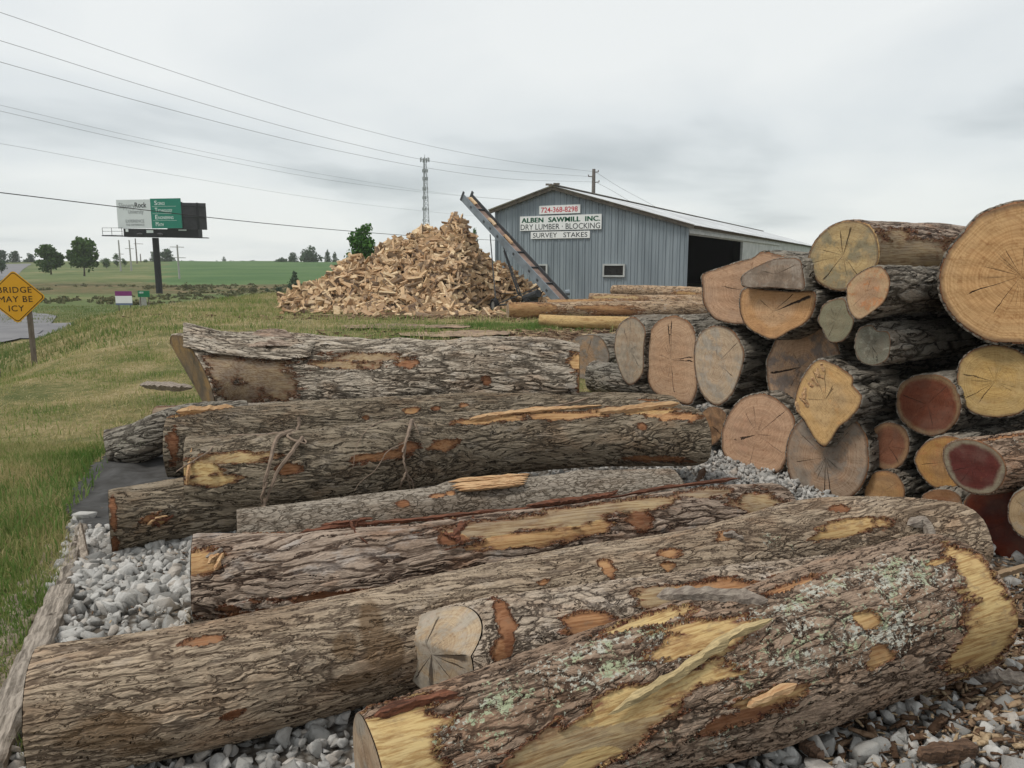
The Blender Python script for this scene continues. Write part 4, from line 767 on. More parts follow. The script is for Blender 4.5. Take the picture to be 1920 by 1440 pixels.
def debris(name, n, cx, cy, sx, sy, lmin, lmax, sd_, yaw=None, zl=.035, f=None):
    rg = np.random.default_rng(sd_); x = rg.normal(cx, sx, n); y = rg.normal(cy, sy, n)
    if f is not None: k = f(x, y); x, y = x[k], y[k]; n = len(x)
    ln = rg.uniform(lmin, lmax, n)*rg.uniform(.4, 1, n); wd = ln*rg.uniform(.1, .35, n); th = wd*rg.uniform(.15, .5, n)
    a = rg.uniform(0, 6.28, n) if yaw is None else rg.normal(yaw, .6, n); p_ = rg.normal(0, .16, n); r_ = rg.normal(0, .4, n)
    ca, sa, cq, sq, c2, s2 = np.cos(a), np.sin(a), np.cos(p_), np.sin(p_), np.cos(r_), np.sin(r_)
    R = np.stack([ca*cq, ca*sq*s2-sa*c2, ca*sq*c2+sa*s2, sa*cq, sa*sq*s2+ca*c2, sa*sq*c2-ca*s2, -sq, cq*s2, cq*c2], 1).reshape(n, 3, 3)
    P = np.stack([x, y, terrain(x, y)+rg.uniform(.01, zl, n)], 1); Vs, Ts, ids = scatter(cprot, P, R, np.stack([ln, wd, th], 1), rg.integers(0, 14, n))
    return tag(npmesh(name, Vs, Ts, mC, None, False, dict(tint=rg.uniform(0, 1, n)[ids])), kind='stuff')
fr = lambda x, y: (x > 1.0)&(y > 1.6)&(y < 5)
debris('bark_litter', 5200, 2.15, 2.75, .6, .5, .03, .13, 31, .4, .045, fr)
debris('fine_wood_litter', 7000, 2.0, 2.6, .8, .6, .01, .045, 32, None, .04, fr)
debris('bark_crumbs', 900, -1.9, 3.9, .45, .7, .01, .04, 35, None, .045, lambda x, y: (x > edge_gravel(y)+.03)&(y > 2.6)&(y < 5.6))
debris('sawdust_and_chips', 2600, .8, 16.2, 2.2, 2.0, .05, .3, 33, .2, .03)
debris('scattered_offcuts', 1500, .5, 22.8, 4.2, .55, .08, .35, 34, .2, .05)
def gpiece(name, label, cat, a, b_, w, h, mat, seed, za=.03, zb=.03, jag=.3, n=30):
    A_, B_ = PZ(*a, za), PZ(*b_, zb); P = [A_.lerp(B_, k/3)+Vector((0, 0, .004*(k % 2))) for k in range(4)]
    V, fs = shard(None, None, w, mat, name, 0, h, n, seed, jag, world=P); V = np.array(V); q = V.mean(0); q[2] = V[:, 2].min(); o = npmesh(name, V-q, fs, mat); o.location = q; return tag(o, label, cat)
M_DKWOOD = simple('wet brown bark', (.16, .095, .06), .8, .6, 5., .01, stretch=(3, 20, 20), c2=(.05, .03, .02))
gpiece('branch', 'bare straight branch lying beside the right end of the lichen log', 'branch', (1848, 1086), (1960, 1052), .035, .03, simple('branch wood', (.34, .24, .15), .85, .3, 8., .004), 41, .1, .16, .08)
gpiece('bark_piece', 'dark rotten bark slab on the white stones at the bottom right', 'bark piece', (1718, 1418), (1835, 1402), .06, .03, M_DKWOOD, 42, .06, .06, .25)
gpiece('bark_piece', 'split bark slab beside the peeled right end of the lichen log', 'bark piece', (1820, 1268), (1960, 1282), .07, .03, M_OLDWOOD, 43, .05, .05, .3)
gpiece('bark_piece', 'brown bark sliver standing among stones at the bottom centre', 'bark piece', (1498, 1390), (1545, 1425), .045, .02, M_DKWOOD, 44, .05, .04, .3)
gpiece('bark_piece', 'dark bark strip at the right edge above the white stones', 'bark piece', (1880, 1150), (1990, 1190), .05, .03, M_DKWOOD, 45, .05, .05, .3)
gpiece('bark_piece', 'curled bark piece on the gravel right of the vine log', 'bark piece', (1308, 905), (1320, 880), .05, .03, M_DKWOOD, 46, .03, .05, .3)
# black fabric
def sheet(name, poly, mat, label, cat, lift=.02, wr=.02, n=34):
    Pw = [PZ(x, y, 0) for x, y in poly]; x0, x1 = min(p.x for p in Pw), max(p.x for p in Pw); y0, y1 = min(p.y for p in Pw), max(p.y for p in Pw)
    gx_, gy_ = np.meshgrid(np.linspace(x0, x1, n*2), np.linspace(y0, y1, n*3)); c_ = inside(gx_.ravel(), gy_.ravel(), [(p.x, p.y) for p in Pw]).reshape(gx_.shape)
    z = terrain(gx_, gy_)+lift+wr*(wob(gx_, gy_, 7, 21)*.7+.5*np.abs(wob(gx_, gy_, 13, 22))); I_ = np.arange(gx_.size).reshape(gx_.shape)
    k = c_[:-1, :-1]&c_[1:, :-1]&c_[:-1, 1:]&c_[1:, 1:]; Q_ = np.stack([I_[:-1, :-1][k], I_[:-1, 1:][k], I_[1:, 1:][k], I_[1:, :-1][k]], -1)
    V = np.stack([gx_.ravel(), gy_.ravel(), z.ravel()], 1); q = np.array([x0, y0, 0]); o = npmesh(name, V-q, Q_, mat, None, True); o.location = q
    sm = o.modifiers.new('thickness', 'SOLIDIFY'); sm.thickness = .004; return tag(o, label, cat)
mF = simple('black woven fabric', (.075, .073, .072), .9, .35, 9., .01, c2=(.045, .043, .04))
sheet('ground_fabric', [(120, 972), (135, 930), (170, 890), (215, 845), (300, 850), (420, 880), (420, 960), (330, 1000), (200, 1010), (160, 1000)], mF, 'black landscape fabric showing between the grass bank and the log ends', 'ground fabric', .025, .03)
# timber edging
def timber(name, label, pts, w, h, mat, seed, jag=.03, cat='edging timber'):
    rg = np.random.default_rng(seed); P = [Vector(p) for p in pts]; n = 60; V = []; fs = []
    A_ = np.array([list(p) for p in P]); d = np.r_[0, np.cumsum(np.linalg.norm(np.diff(A_, axis=0), axis=1))]; s_ = np.linspace(0, d[-1], n); C = np.stack([np.interp(s_, d, A_[:, i]) for i in range(3)], 1)
    prof = [(-.5, 0), (-.5, .45), (-.46, .95), (-.2, 1.0), (.1, .97), (.4, 1.), (.5, .9), (.5, .45), (.5, 0)]
    nz = rg.normal(size=(n, len(prof), 2)); k_ = np.array([.25, .5, .25]); 
    for a_ in range(len(prof)):
        for c_ in range(2): nz[:, a_, c_] = np.convolve(nz[:, a_, c_], k_, 'same')
    for i in range(n):
        t_ = Vector(C[min(i+1, n-1)]-C[max(i-1, 0)]).normalized(); sd__ = t_.cross(Vector((0, 0, 1))).normalized()
        for j, (a_, b_) in enumerate(prof): V.append(Vector(C[i])+sd__*(a_*w+nz[i, j, 0]*jag*w)+Vector((0, 0, b_*h+nz[i, j, 1]*jag*h)))
    m_ = len(prof)
    for i in range(n-1):
        for j in range(m_-1): fs.append((i*m_+j, i*m_+j+1, (i+1)*m_+j+1, (i+1)*m_+j))
    fs += [tuple(range(m_))[::-1], tuple((n-1)*m_+j for j in range(m_))]
    V = np.array([list(v) for v in V]); q = V.mean(0); q[2] = V[:, 2].min(); o = npmesh(name, V-q, fs, mat); o.location = q; return tag(o, label, cat)
M_TIMB = simple('weathered edging timber', (.46, .39, .32), .92, .5, 3., .005, stretch=(26, 2.5, 26), c2=(.15, .12, .095), rot=-.42)
M_TIM2 = simple('grey squared timber', (.36, .31, .26), .92, .55, 3., .004, stretch=(30, 2.5, 30), c2=(.12, .10, .08), rot=-.42); M_TIM3 = simple('rotten tan plank', (.33, .27, .205), .95, .5, 6., .012, stretch=(6, 2.5, 6), c2=(.13, .10, .075), rot=-.42)
Z0 = lambda x, y, z=-.05: PZ(x, y, .0)+Vector((0, 0, z))
timber('edging_timber', 'squared grey timber running along the gravel, nearest the lower left corner', [Z0(-30, 1470), Z0(75, 1225), Z0(118, 1120)], .11, .12, M_TIM2, 1, .05)
timber('edging_timber', 'rotting broad plank between the grass and the squared timber', [Z0(-75, 1420), Z0(0, 1240), Z0(62, 1110), Z0(118, 1020)], .17, .06, M_TIM3, 2, .2)
timber('edging_timber', 'broken thin board leaning along the gravel edge up to the pointed splinter', [Z0(96, 1180), Z0(130, 1080), Z0(156, 1000)], .06, .11, M_TIM2, 3, .12)

V = [PZ(138, 1062, 0)+Vector((0, 0, -.02)), PZ(172, 1066, 0)+Vector((0, 0, -.02)), PZ(160, 1030, .0)+Vector((0, 0, -.02)), PD(150, 978, (PZ(150, 1050, 0)-CAM).dot(FWD)+.02), PD(156, 985, (PZ(150, 1050, 0)-CAM).dot(FWD)+.05)]
b_ = np.mean([list(v) for v in V], axis=0); b_[2] = -.02
o = npmesh('wood_stake', np.array([list(v) for v in V])-b_, [(0, 1, 3), (1, 4, 3), (1, 2, 4), (2, 0, 3), (2, 3, 4), (0, 2, 1)], M_TIMB); o.location = b_; tag(o, 'pointed grey splinter of board standing at the end of the timber edging', 'stake')
gpiece('broken_stick', 'dark broken stick jutting over the grass from behind the huge split log', 'stick', (262, 722), (362, 727), .09, .05, M_OLDWOOD, 47, .25, .3, .2)
tag(sheet('bark_piece', [(640, 614), (700, 611), (880, 612), (885, 617), (770, 620), (650, 619)], simple('old plank', (.33, .23, .16), .9, .4, 3., c2=(.16, .11, .08)), 'long flat brown plank lying in the grass behind the huge log', 'plank', .05, .02), None)
sheet('plank', [(745, 628), (900, 623), (960, 626), (955, 632), (850, 636), (750, 634)], simple('old plank tan', (.36, .26, .17), .9, .4, 3., c2=(.2, .14, .1)), 'nearer tan plank half sunk in the dirt patch', 'plank', .05, .02)
# ------------------------------------------------------------------ grass
def blades(name, n, samp, hmin, hmax, wd, sd_, mat, lean=.5, lie=0., tb=0.):
    rg = np.random.default_rng(sd_); x, y = samp(rg, n); n = len(x); z = terrain(x, y)
    pt = wob(x, y, 1.2, 31)*.5+wob(x, y, 4., 32)*.4+rg.normal(0, .35, n)
    h = rg.uniform(hmin, hmax, n)*(1+.45*wob(x, y, 2.3, 33)).clip(.35, 1.7); a = rg.uniform(0, 6.28, n); ln = np.abs(rg.normal(0, lean, n))+lie*(pt > .25)
    dx, dy = np.cos(a), np.sin(a); fa = rg.uniform(0, 6.28, n); fx, fy = np.cos(fa)*wd, np.sin(fa)*wd
    hv = np.cos(np.clip(ln, 0, 1.45)); hl = np.sin(np.clip(ln, 0, 1.45)); base = np.stack([x, y, z-.01], 1); W_ = np.stack([fx, fy, 0*fx], 1)
    mid = base+np.stack([dx*h*hl*.4, dy*h*hl*.4, h*.62*(hv*.6+.4)*1.0], 1); tip = base+np.stack([dx*h*hl*1.1, dy*h*hl*1.1, h*hv], 1)
    V = np.stack([base-W_*.5, base+W_*.5, mid+W_*.4, mid-W_*.4, tip+W_*.06, tip-W_*.06], 1).reshape(-1, 3); k = np.arange(n)[:, None]*6
    Q_ = np.concatenate([k+[0, 1, 2, 3], k+[3, 2, 4, 5]]); tint = np.clip(.5+tb+pt*.35, 0, 1)
    return tag(npmesh(name, V, Q_, mat, None, True, dict(tint=np.repeat(tint, 6))), kind='stuff')
def grass_mat(name, stops):
    m, t, b = newmat(name, .8, .15); c = ramp(t, attr(t, 'tint').outputs['Fac'], stops); L(t, c, b.inputs['Base Color'])
    tr = N(t, 'ShaderNodeBsdfTranslucent'); L(t, c, tr.inputs[0]); mx_ = N(t, 'ShaderNodeMixShader'); mx_.inputs[0].default_value = .35; L(t, b.outputs[0], mx_.inputs[1]); L(t, tr.outputs[0], mx_.inputs[2]); L(t, mx_.outputs[0], t.nodes['Material Output'].inputs['Surface']); return m
GM = grass_mat('mown grass', [(0, (.07, .15, .03)), (.28, (.14, .22, .05)), (.44, (.26, .29, .10)), (.62, (.45, .38, .19)), (1, (.56, .47, .30))])
GG = grass_mat('green grass', [(0, (.08, .16, .035)), (.5, (.15, .24, .06)), (1, (.36, .36, .16))])
def region(y0, y1, pw=1., keepf=None):
    def s_(rg, n):
        u = rg.uniform(0, 1, n); y = y0+(y1-y0)*u**pw; xl = np.interp(y, EY, EX)-3.; xl = np.maximum(xl, -.80*y-1); xr = np.where(y < 9, edge_gravel(y)+.03+.12*wob(0*y, y, 3, 5), np.minimum(.55*y, 8)); xr = np.maximum(xr, xl+.01)
        wdt = xr-xl; k = rg.uniform(0, 1, n) < wdt/wdt.max(); x = xl+rg.uniform(0, 1, n)*wdt
        if keepf is not None: k &= keepf(x, y, rg)
        return x[k], y[k]
    return s_
def notdirt(x, y, rg):
    d = np.exp(-((y-16.0)/2.4)**2-((x-1.4+.3*(y-16))/3.2)**2)+.8*sst(x, .5, 4)*sst(y, 17, 20)+.9*np.exp(-((y-23.2)/1.)**2)*sst(x, -8, -4)
    d = d+2.*inside(proj_v(x, y)[0], proj_v(x, y)[1], [(110, 975), (128, 925), (160, 885), (205, 850), (330, 845), (420, 1000), (170, 1010)])*(y < 8)
    return rg.uniform(0, 1, len(x)) > d*1.2
def proj_v(x, y, z=0.):
    dy = y; dz = z-H; d = dy*cp-dz*sp; return 960+F*x/d, 720-F*(dy*sp+dz*cp)/d
blades('grass', 90000, region(2.2, 6.5, .9, notdirt), .035, .09, .005, 51, GM, .6, .6, .08)
blades('bank_grass', 85000, region(6.3, 14, .9, notdirt), .03, .085, .008, 52, GM, .6, .7, .05)
blades('plateau_grass', 60000, region(13.5, 40, .8, notdirt), .08, .18, .018, 53, GM, .5, .5, .03)
def patchy(cs):
    def s_(rg, n):
        xs, ys = [], []
        for (cx, cy, sx, sy, w) in cs: m_ = int(n*w); xs.append(rg.normal(cx, sx, m_)); ys.append(rg.normal(cy, sy, m_))
        x, y = np.concatenate(xs), np.concatenate(ys); k = (y > 8.9)|(x < edge_gravel(y)-.02); return x[k], y[k]
    return s_
blades('lush_grass', 34000, patchy([(-1.2, 18.6, 1.3, .45, .25), (.2, 19.2, .6, .35, .12), (1.5, 12.9, .9, .6, .16), (2.6, 13.0, .35, .5, .1), (-2.6, 15.2, 1.1, 1., .1), (-3.2, 4.9, .3, .5, .03), (-3.0, 3.7, .3, .4, .02)]), .045, .12, .010, 54, GG, .4)
# lower verge beyond the crest and rough herbage further off
def verge(rg, n): 
    y = rg.uniform(17, 62, n); x = rg.uniform(-.75, -.28, n)*y; d = np.interp(y, EY, EX)-x; k = (d > 1.0+1.6*rg.normal(size=n))&~((np.abs(y-np.interp(x, [-45, -30, -21, -15.8], [33.5, 36.5, 39.5, 41.5])) < 6.6)&(x < -14)&(y < 47)); return x[k], y[k]
blades('verge_grass', 42000, verge, .07, .18, .03, 55, grass_mat('verge grass', [(0, (.08, .14, .035)), (.4, (.14, .20, .06)), (.7, (.26, .26, .11)), (1, (.42, .36, .2))]), .5)
# ------------------------------------------------------------------ sawmill barn
def text_on(parent, s, O, ux, uz, w, h, mat, name='lettering', bold=0., spacing=1., off=.006, base=None):
    """letters fitted in a w x h box whose lower-left is O, along ux, up uz"""
    cu = bpy.data.curves.new('t', 'FONT'); cu.body = s; cu.size = 1; cu.offset = bold; cu.space_character = spacing; cu.extrude = .004; cu.resolution_u = 3
    ob = bpy.data.objects.new('t', cu); COL.objects.link(ob); dg = bpy.context.evaluated_depsgraph_get(); me = bpy.data.meshes.new_from_object(ob.evaluated_get(dg))
    bpy.data.objects.remove(ob); n = len(me.vertices); co = np.empty(n*3); me.vertices.foreach_get('co', co); co = co.reshape(n, 3)
    lo, hi = co.min(0), co.max(0); u = (co[:, 0]-lo[0])/(hi[0]-lo[0])*w; v = (co[:, 1]-lo[1])/(hi[1]-lo[1])*h; d = np.where(co[:, 2] > 0, off+.002, off-.004)
    ux, uz = np.array(ux), np.array(uz); nn = np.cross(ux, uz); O = np.array(O)-np.array(base if base is not None else parent.location)
    P = O+u[:, None]*ux+v[:, None]*uz+d[:, None]*nn; me.vertices.foreach_set('co', P.ravel()); me.materials.clear(); me.materials.append(mat); me.update(); me.name = name
    return link(bpy.data.objects.new(name, me), parent)
Rc = Vector((PY(1290, 418, 31).x, 31, 0)); Lc = Vector((PY(930, 390, 35.2).x, 35.2, 0))
ud = (Rc-Lc).normalized(); nd = Vector((ud.y, -ud.x, 0)); Wd = (Rc-Lc).length        # nd faces the camera
pr = PV(1040, 352, Lc, Rc); zL = PV(930, 394, Lc, Rc).z; zR = PV(1290, 421, Lc, Rc).z; zP = pr.z; uP = (Vector((pr.x, pr.y, 0))-Lc).length
rd = -nd                                                                            # direction of the ridge, away from the camera
vx = 1692; rdd = Vector(((vx-960)/F*1.0, cp, 0)).normalized(); rd = rdd              # as seen: ridge runs to this azimuth
LEN = 52.
M_SID = simple('blue grey ribbed steel', (.255, .30, .33), .55, .16, 1.6, 0, stretch=(1, 1, .18), spec=.4, c2=(.185, .222, .248))
M_WHT = simple('white painted steel', (.50, .52, .51), .6, .2, 2., c2=(.36, .38, .37))
M_ROOF = simple('galvanised roofing', (.66, .68, .69), .45, .2, .8, metal=.0, spec=.5, c2=(.38, .39, .40))
M_FASC = simple('grey wood fascia', (.20, .18, .15), .9, .4, 4., c2=(.12, .105, .09))
M_BLK = simple('interior shade black', (.012, .012, .012), .9, .2)
M_BOARD = simple('white sign board', (.78, .80, .79), .5, .06, 2.)
barn = empty('barn', Lc.lerp(Rc, .5)-Vector((0, 0, .1)), 'blue-grey ribbed metal barn with white sign boards and an open side door', 'barn')
bl = barn.location
def ribwall(name, A_, B_, ztop, mat, pitch=.30, dep=.035, z0=-.1, par=None):
    A_, B_ = Vector(A_), Vector(B_); u = (B_-A_); Ln = u.length; u.normalize(); n_ = Vector((u.y, -u.x, 0)); prof = [(0, 0), (.30, 0), (.36, .5), (.40, .5), (.46, 0), (.62, 0), (.66, 1), (.78, 1), (.84, 0)]
    us = []; k = 0
    while k*pitch < Ln:
        for a_, b_ in prof:
            if (k+a_)*pitch < Ln: us.append(((k+a_)*pitch, b_*dep))
        k += 1
    us.append((Ln, 0)); V = []; 
    for s_, d_ in us: p = A_+u*s_+n_*d_; V += [Vector((p.x, p.y, z0)), Vector((p.x, p.y, ztop(s_)))]
    fs = [(2*i, 2*i+2, 2*i+3, 2*i+1) for i in range(len(us)-1)]
    return npmesh(name, np.array([list(v) for v in V]), fs, mat, par or barn, base=bl)
gz = lambda s_: (zL+(zP-zL)*s_/uP) if s_ < uP else zP+(zR-zP)*(s_-uP)/(Wd-uP)
ribwall('gable_wall', Lc, Rc, gz, M_SID)
# side wall with door
dA = PV(1291, 440, Rc, Rc+rd*10); dB = PV(1393, 455, Rc, Rc+rd*10); ddist = (Vector((dB.x, dB.y, 0))-Rc).length; dz = dA.z
mb = MB(); q = Rc+rd*.12
def wallbox(name, s0, s1, z0, z1, mat, th=.12, o=0.):
    a, b_ = Rc+rd*s0, Rc+rd*s1; n_ = Vector((rd.y, -rd.x, 0)); m_ = MB(); mid = (a+b_)/2-n_*(th/2-o); m_.bar(Vector((a.x, a.y, (z0+z1)/2))-n_*(th/2-o), Vector((b_.x, b_.y, (z0+z1)/2))-n_*(th/2-o), th, z1-z0)
    return m_.build(name, mat, barn, base=bl)
wallbox('door_lintel', .05, ddist, dz, zR-.02, M_WHT); wallbox('side_wall', ddist, LEN, -.1, zR-.02, M_WHT)
wallbox('door_track', .0, ddist*2.1, dz+.05, dz+.16, M_WHT, .10, .09)
# back/far walls and floor close the hall; near-black colour paints the shade inside
Lf, Rf = Lc+rd*LEN, Rc+rd*LEN
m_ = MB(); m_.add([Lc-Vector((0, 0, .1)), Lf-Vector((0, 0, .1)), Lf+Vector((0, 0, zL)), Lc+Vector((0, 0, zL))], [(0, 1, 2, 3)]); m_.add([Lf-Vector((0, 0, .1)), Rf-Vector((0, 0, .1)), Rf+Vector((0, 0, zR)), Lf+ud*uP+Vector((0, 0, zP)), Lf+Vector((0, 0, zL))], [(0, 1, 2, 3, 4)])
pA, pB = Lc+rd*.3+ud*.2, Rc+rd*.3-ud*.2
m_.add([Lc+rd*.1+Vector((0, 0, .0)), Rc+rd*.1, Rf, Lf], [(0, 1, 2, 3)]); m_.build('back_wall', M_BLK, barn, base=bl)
# roof: corrugated sheets with overhang, two slopes
def roofslope(name, uA, zA, uB, zB, over):
    n = int(LEN/.09); V = []; fs = []; dirn = (Vector((ud.x*(uB-uA), ud.y*(uB-uA), zB-zA))).normalized()
    a0 = Lc+ud*uA+Vector((0, 0, zA)); b0 = Lc+ud*uB+Vector((0, 0, zB))+dirn*over
    for i in range(n+1):
        s_ = -.35+i*.09*(LEN+.5)/LEN; h_ = .06+.018*math.cos(i*math.pi); p = rd*s_+Vector((0, 0, h_)); V += [a0+p, b0+p]
    fs = [(2*i, 2*i+1, 2*i+3, 2*i+2) for i in range(n)]; return npmesh(name, np.array([list(v) for v in V]), fs, M_ROOF, barn, base=bl)
roofslope('roof', uP, zP, 0, zL, .25); roofslope('roof', uP, zP, Wd, zR, .35)
m_ = MB(); pk = Lc+ud*uP+Vector((0, 0, zP)); 
m_.bar(pk-rd*.18+Vector((0, 0, -.02)), Lc-ud*.25+Vector((0, 0, zL-.09))-rd*.18, .05, .17); m_.bar(pk-rd*.185+Vector((0, 0, -.02)), Rc+ud*.3+Vector((0, 0, zR-.10))-rd*.185, .05, .17); m_.build('fascia', M_FASC, barn, base=bl)
m_ = MB(); m_.bar(pk-rd*.4+Vector((0, 0, .09)), pk+rd*LEN+Vector((0, 0, .09)), .36, .04); 
for dx_ in (-.22, -.05, .15, .3): m_.box(pk-rd*.3+ud*dx_+Vector((0, 0, .10+.03*random.random())), (.14, .1, .08))
m_.build('ridge_cap', M_FASC, barn, base=bl)
m_ = MB(); m_.bar(Rc+rd*.1+Vector((0, 0, zR-.04))+ud*.05, Rf+Vector((0, 0, zR-.04))+ud*.05, .08, .14); m_.build('eave_board', M_FASC, barn, base=bl)
m_ = MB(); m_.bar(Lc-Vector((0, 0, .1))+nd*.03, Lc+Vector((0, 0, zL))+nd*.03, .08, .08, (1, 0, 0)); m_.bar(Rc-Vector((0, 0, .1))+nd*.03, Rc+Vector((0, 0, zR))+nd*.03, .09, .09, (1, 0, 0)); m_.build('corner_trim', M_SID, barn, base=bl)
for (x0, y0, x1, y1) in ((1133, 498, 1169, 516), (1008, 498, 1024, 515)):
    a = PV(x0, y1, Lc, Rc, .05); b_ = PV(x1, y0, Lc, Rc, .05); w_ = (Vector((b_.x, b_.y, 0))-Vector((a.x, a.y, 0))).length; h_ = b_.z-a.z; c_ = (a+b_)/2
    fm = MB(); t_ = .07
    for s_, ho, l_ in ((1, h_/2, w_+t_*2), (-1, -h_/2, w_+t_*2)): fm.bar(c_-ud*l_/2+Vector((0, 0, ho+s_*t_/2)), c_+ud*l_/2+Vector((0, 0, ho+s_*t_/2)), .09, t_)
    for s_ in (-1, 1): fm.bar(c_+ud*s_*(w_+t_)/2-Vector((0, 0, h_/2)), c_+ud*s_*(w_+t_)/2+Vector((0, 0, h_/2)), .09, t_, tuple(ud))
    fo = fm.build('window', M_WHT, barn, base=bl)
    gl = MB(); gl.bar(c_-ud*w_/2+nd*.0, c_+ud*w_/2, .03, h_); gl.build('pane', simple('dark window glass', (.03, .032, .033), .15, .5, 8., spec=.5), fo, base=bl)
M_RL = simple('red letters', (.55, .035, .06), .6, .1); M_GL = simple('green letters', (.012, .11, .06), .6, .1); M_KL = simple('dark grey letters', (.035, .042, .048), .6, .1)
def wallsign(label, x0, y0, x1, y1, lines, off=.07):
    a = PV(x0, y1, Lc, Rc, off); b_ = PV(x1, y0, Lc, Rc, off); w_ = (Vector((b_.x-a.x, b_.y-a.y, 0))).length; h_ = b_.z-a.z
    r_ = empty('sign', a, label, 'sign'); m_ = MB(); c_ = a+ud*w_/2+Vector((0, 0, h_/2)); m_.bar(c_-ud*w_/2-nd*.012, c_+ud*w_/2-nd*.012, .02, h_); m_.build('board', M_BOARD, r_, base=a)
    for (s_, fx0, fx1, fz0, fz1, mt, bo, sp_) in lines+([(q[0], q[1]+.006, q[2]+.006, q[3]+.01, q[4]+.01, *q[5:]) for q in lines if 'ALBEN' in q[0]]): text_on(r_, s_, a+ud*w_*fx0+Vector((0, 0, h_*fz0)), ud, Vector((0, 0, 1)), w_*(fx1-fx0), h_*(fz1-fz0), mt, bold=bo, spacing=sp_, off=.002, base=a)
    return r_
wallsign('small white board with the red phone number, topmost on the barn gable', 1011, 383, 1088, 402, [('724-368-8298', .05, .94, .18, .8, M_RL, .008, 1.)])
wallsign('wide white board with green company name over black words on the barn gable', 975, 401, 1128, 433, [('ALBEN  SAWMILL  INC.', .02, .98, .55, .88, M_GL, .008, 1.05), ('DRY LUMBER \u00b7 BLOCKING', .01, .985, .06, .44, M_KL, 0., 1.)], .075)
wallsign('white board with the words about survey stakes, lowest on the barn gable', 995, 432.5, 1106, 448, [('SURVEY   STAKES', .04, .96, .16, .84, M_KL, 0., 1.)])
# ------------------------------------------------------------------ firewood pile
YR = 27.6
ridge_px = [(528, 560), (560, 545), (600, 522), (640, 498), (668, 483), (690, 490), (715, 462), (740, 446), (760, 455), (785, 434), (800, 424), (818, 430), (832, 436), (838, 416), (852, 410), (868, 416), (885, 440), (905, 468), (930, 488), (960, 512), (1000, 540), (1035, 560), (1050, 585)]
rp = [PY(x, y+4, YR) for x, y in ridge_px]; rX = [p.x for p in rp]; rZ = [max(0, p.z) for p in rp]
def pile(x, y):
    h = np.interp(x, rX, rZ, left=0, right=0); s_ = .86+.75*sst(x, -1.9, -.7)
    return np.where(y < YR, h-(YR-y)*s_, h-(y-YR)*s_)+.12*wob(x, y, 2.2, 41)*(h > .2)
px_ = np.linspace(rX[0]-.5, rX[-1]+.5, 120); py_ = np.linspace(YR-4.6, YR+4.4, 90); PX, PYY = np.meshgrid(px_, py_); PZZ = np.maximum(pile(PX, PYY)-.12, -.15)
I_ = np.arange(PX.size).reshape(PX.shape); Q_ = np.stack([I_[:-1, :-1], I_[:-1, 1:], I_[1:, 1:], I_[1:, :-1]], -1).reshape(-1, 4)
c0 = np.array([PX.mean(), YR, 0])
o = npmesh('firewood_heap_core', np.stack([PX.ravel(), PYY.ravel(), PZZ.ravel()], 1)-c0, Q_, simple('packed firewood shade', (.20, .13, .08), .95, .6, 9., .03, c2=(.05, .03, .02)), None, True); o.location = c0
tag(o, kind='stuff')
def wedge(seed):
    rg = np.random.default_rng(seed); L_ = rg.uniform(.40, .52); kind = seed % 4; r = rg.uniform(.065, .10)
    if kind == 0: prof = [(0, 0), (r, -.02), (r*.9, r*.7), (r*.4, r)]                    # quarter split
    elif kind == 1: prof = [(-r, 0), (r, 0), (r*.8, r*.55), (0, r*.8), (-r*.8, r*.55)]   # half round
    elif kind == 2: prof = [(-r*.8, -r*.35), (r*.8, -r*.4), (r*.7, r*.35), (-r*.75, r*.4)] # slab
    else: prof = [(-r*.6, -r*.5), (r*.7, -r*.4), (r*.1, r*.9)]
    P = np.array(prof); P = P-P.mean(0)+rg.normal(0, r*.05, P.shape); n = len(P); V = []
    for k, x in enumerate(np.linspace(-L_/2, L_/2, 3)):
        q = P*rg.uniform(.94, 1.04)+rg.normal(0, r*.04, 2); V += [(x+(.02*rg.normal() if k != 1 else 0), a_, b_) for a_, b_ in q]
    f = []
    for k in range(2):
        for j in range(n): f.append((k*n+j, k*n+(j+1) % n, (k+1)*n+(j+1) % n, (k+1)*n+j))
    bark = [1 if ((kind == 0 and j in (1, 2)) or (kind == 1 and j in (1, 2, 3)) or (kind == 3 and j == 1)) and seed % 3 else 0 for k in range(2) for j in range(n)]
    f += [tuple(range(n))[::-1], tuple(2*n+j for j in range(n))]; return np.array(V), f, bark+[0, 0]
def fw_mat(name, stops):
    m, t, b = newmat(name, .85, .15); oi = N(t, 'ShaderNodeObjectInfo'); v = math_(t, 'FRACT', math_(t, 'ADD', oi.outputs['Random'], attr(t, 'tint').outputs['Fac']))
    pos = N(t, 'ShaderNodeNewGeometry').outputs['Position']; q1 = noise(t, vscale(t, pos, (6, 6, 18)), 2., 4, .6)
    c = ramp(t, v, stops); c = mixc(t, mrange(t, q1.outputs[0], .4, .65), mixc(t, 1., c, (.80, .72, .64), 'MULTIPLY'), c); L(t, c, b.inputs['Base Color']); return m
FW = fw_mat('split firewood', [(0, (.40, .26, .155)), (.25, (.55, .39, .24)), (.45, (.70, .53, .34)), (.6, (.48, .33, .21)), (.8, (.78, .63, .42)), (1, (.52, .39, .27))])
FB = fw_mat('firewood bark', [(0, (.16, .11, .08)), (.5, (.24, .18, .13)), (1, (.30, .22, .15))])
WP = [wedge(i) for i in range(16)]; WM = []
for V, f, mi in WP:
    me = bpy.data.meshes.new('firewood_piece'); me.from_pydata(V.tolist(), [], f); me.materials.append(FW); me.materials.append(FB); me.polygons.foreach_set('material_index', mi); me.update(); WM.append(me)
rg = np.random.default_rng(77); cand = []
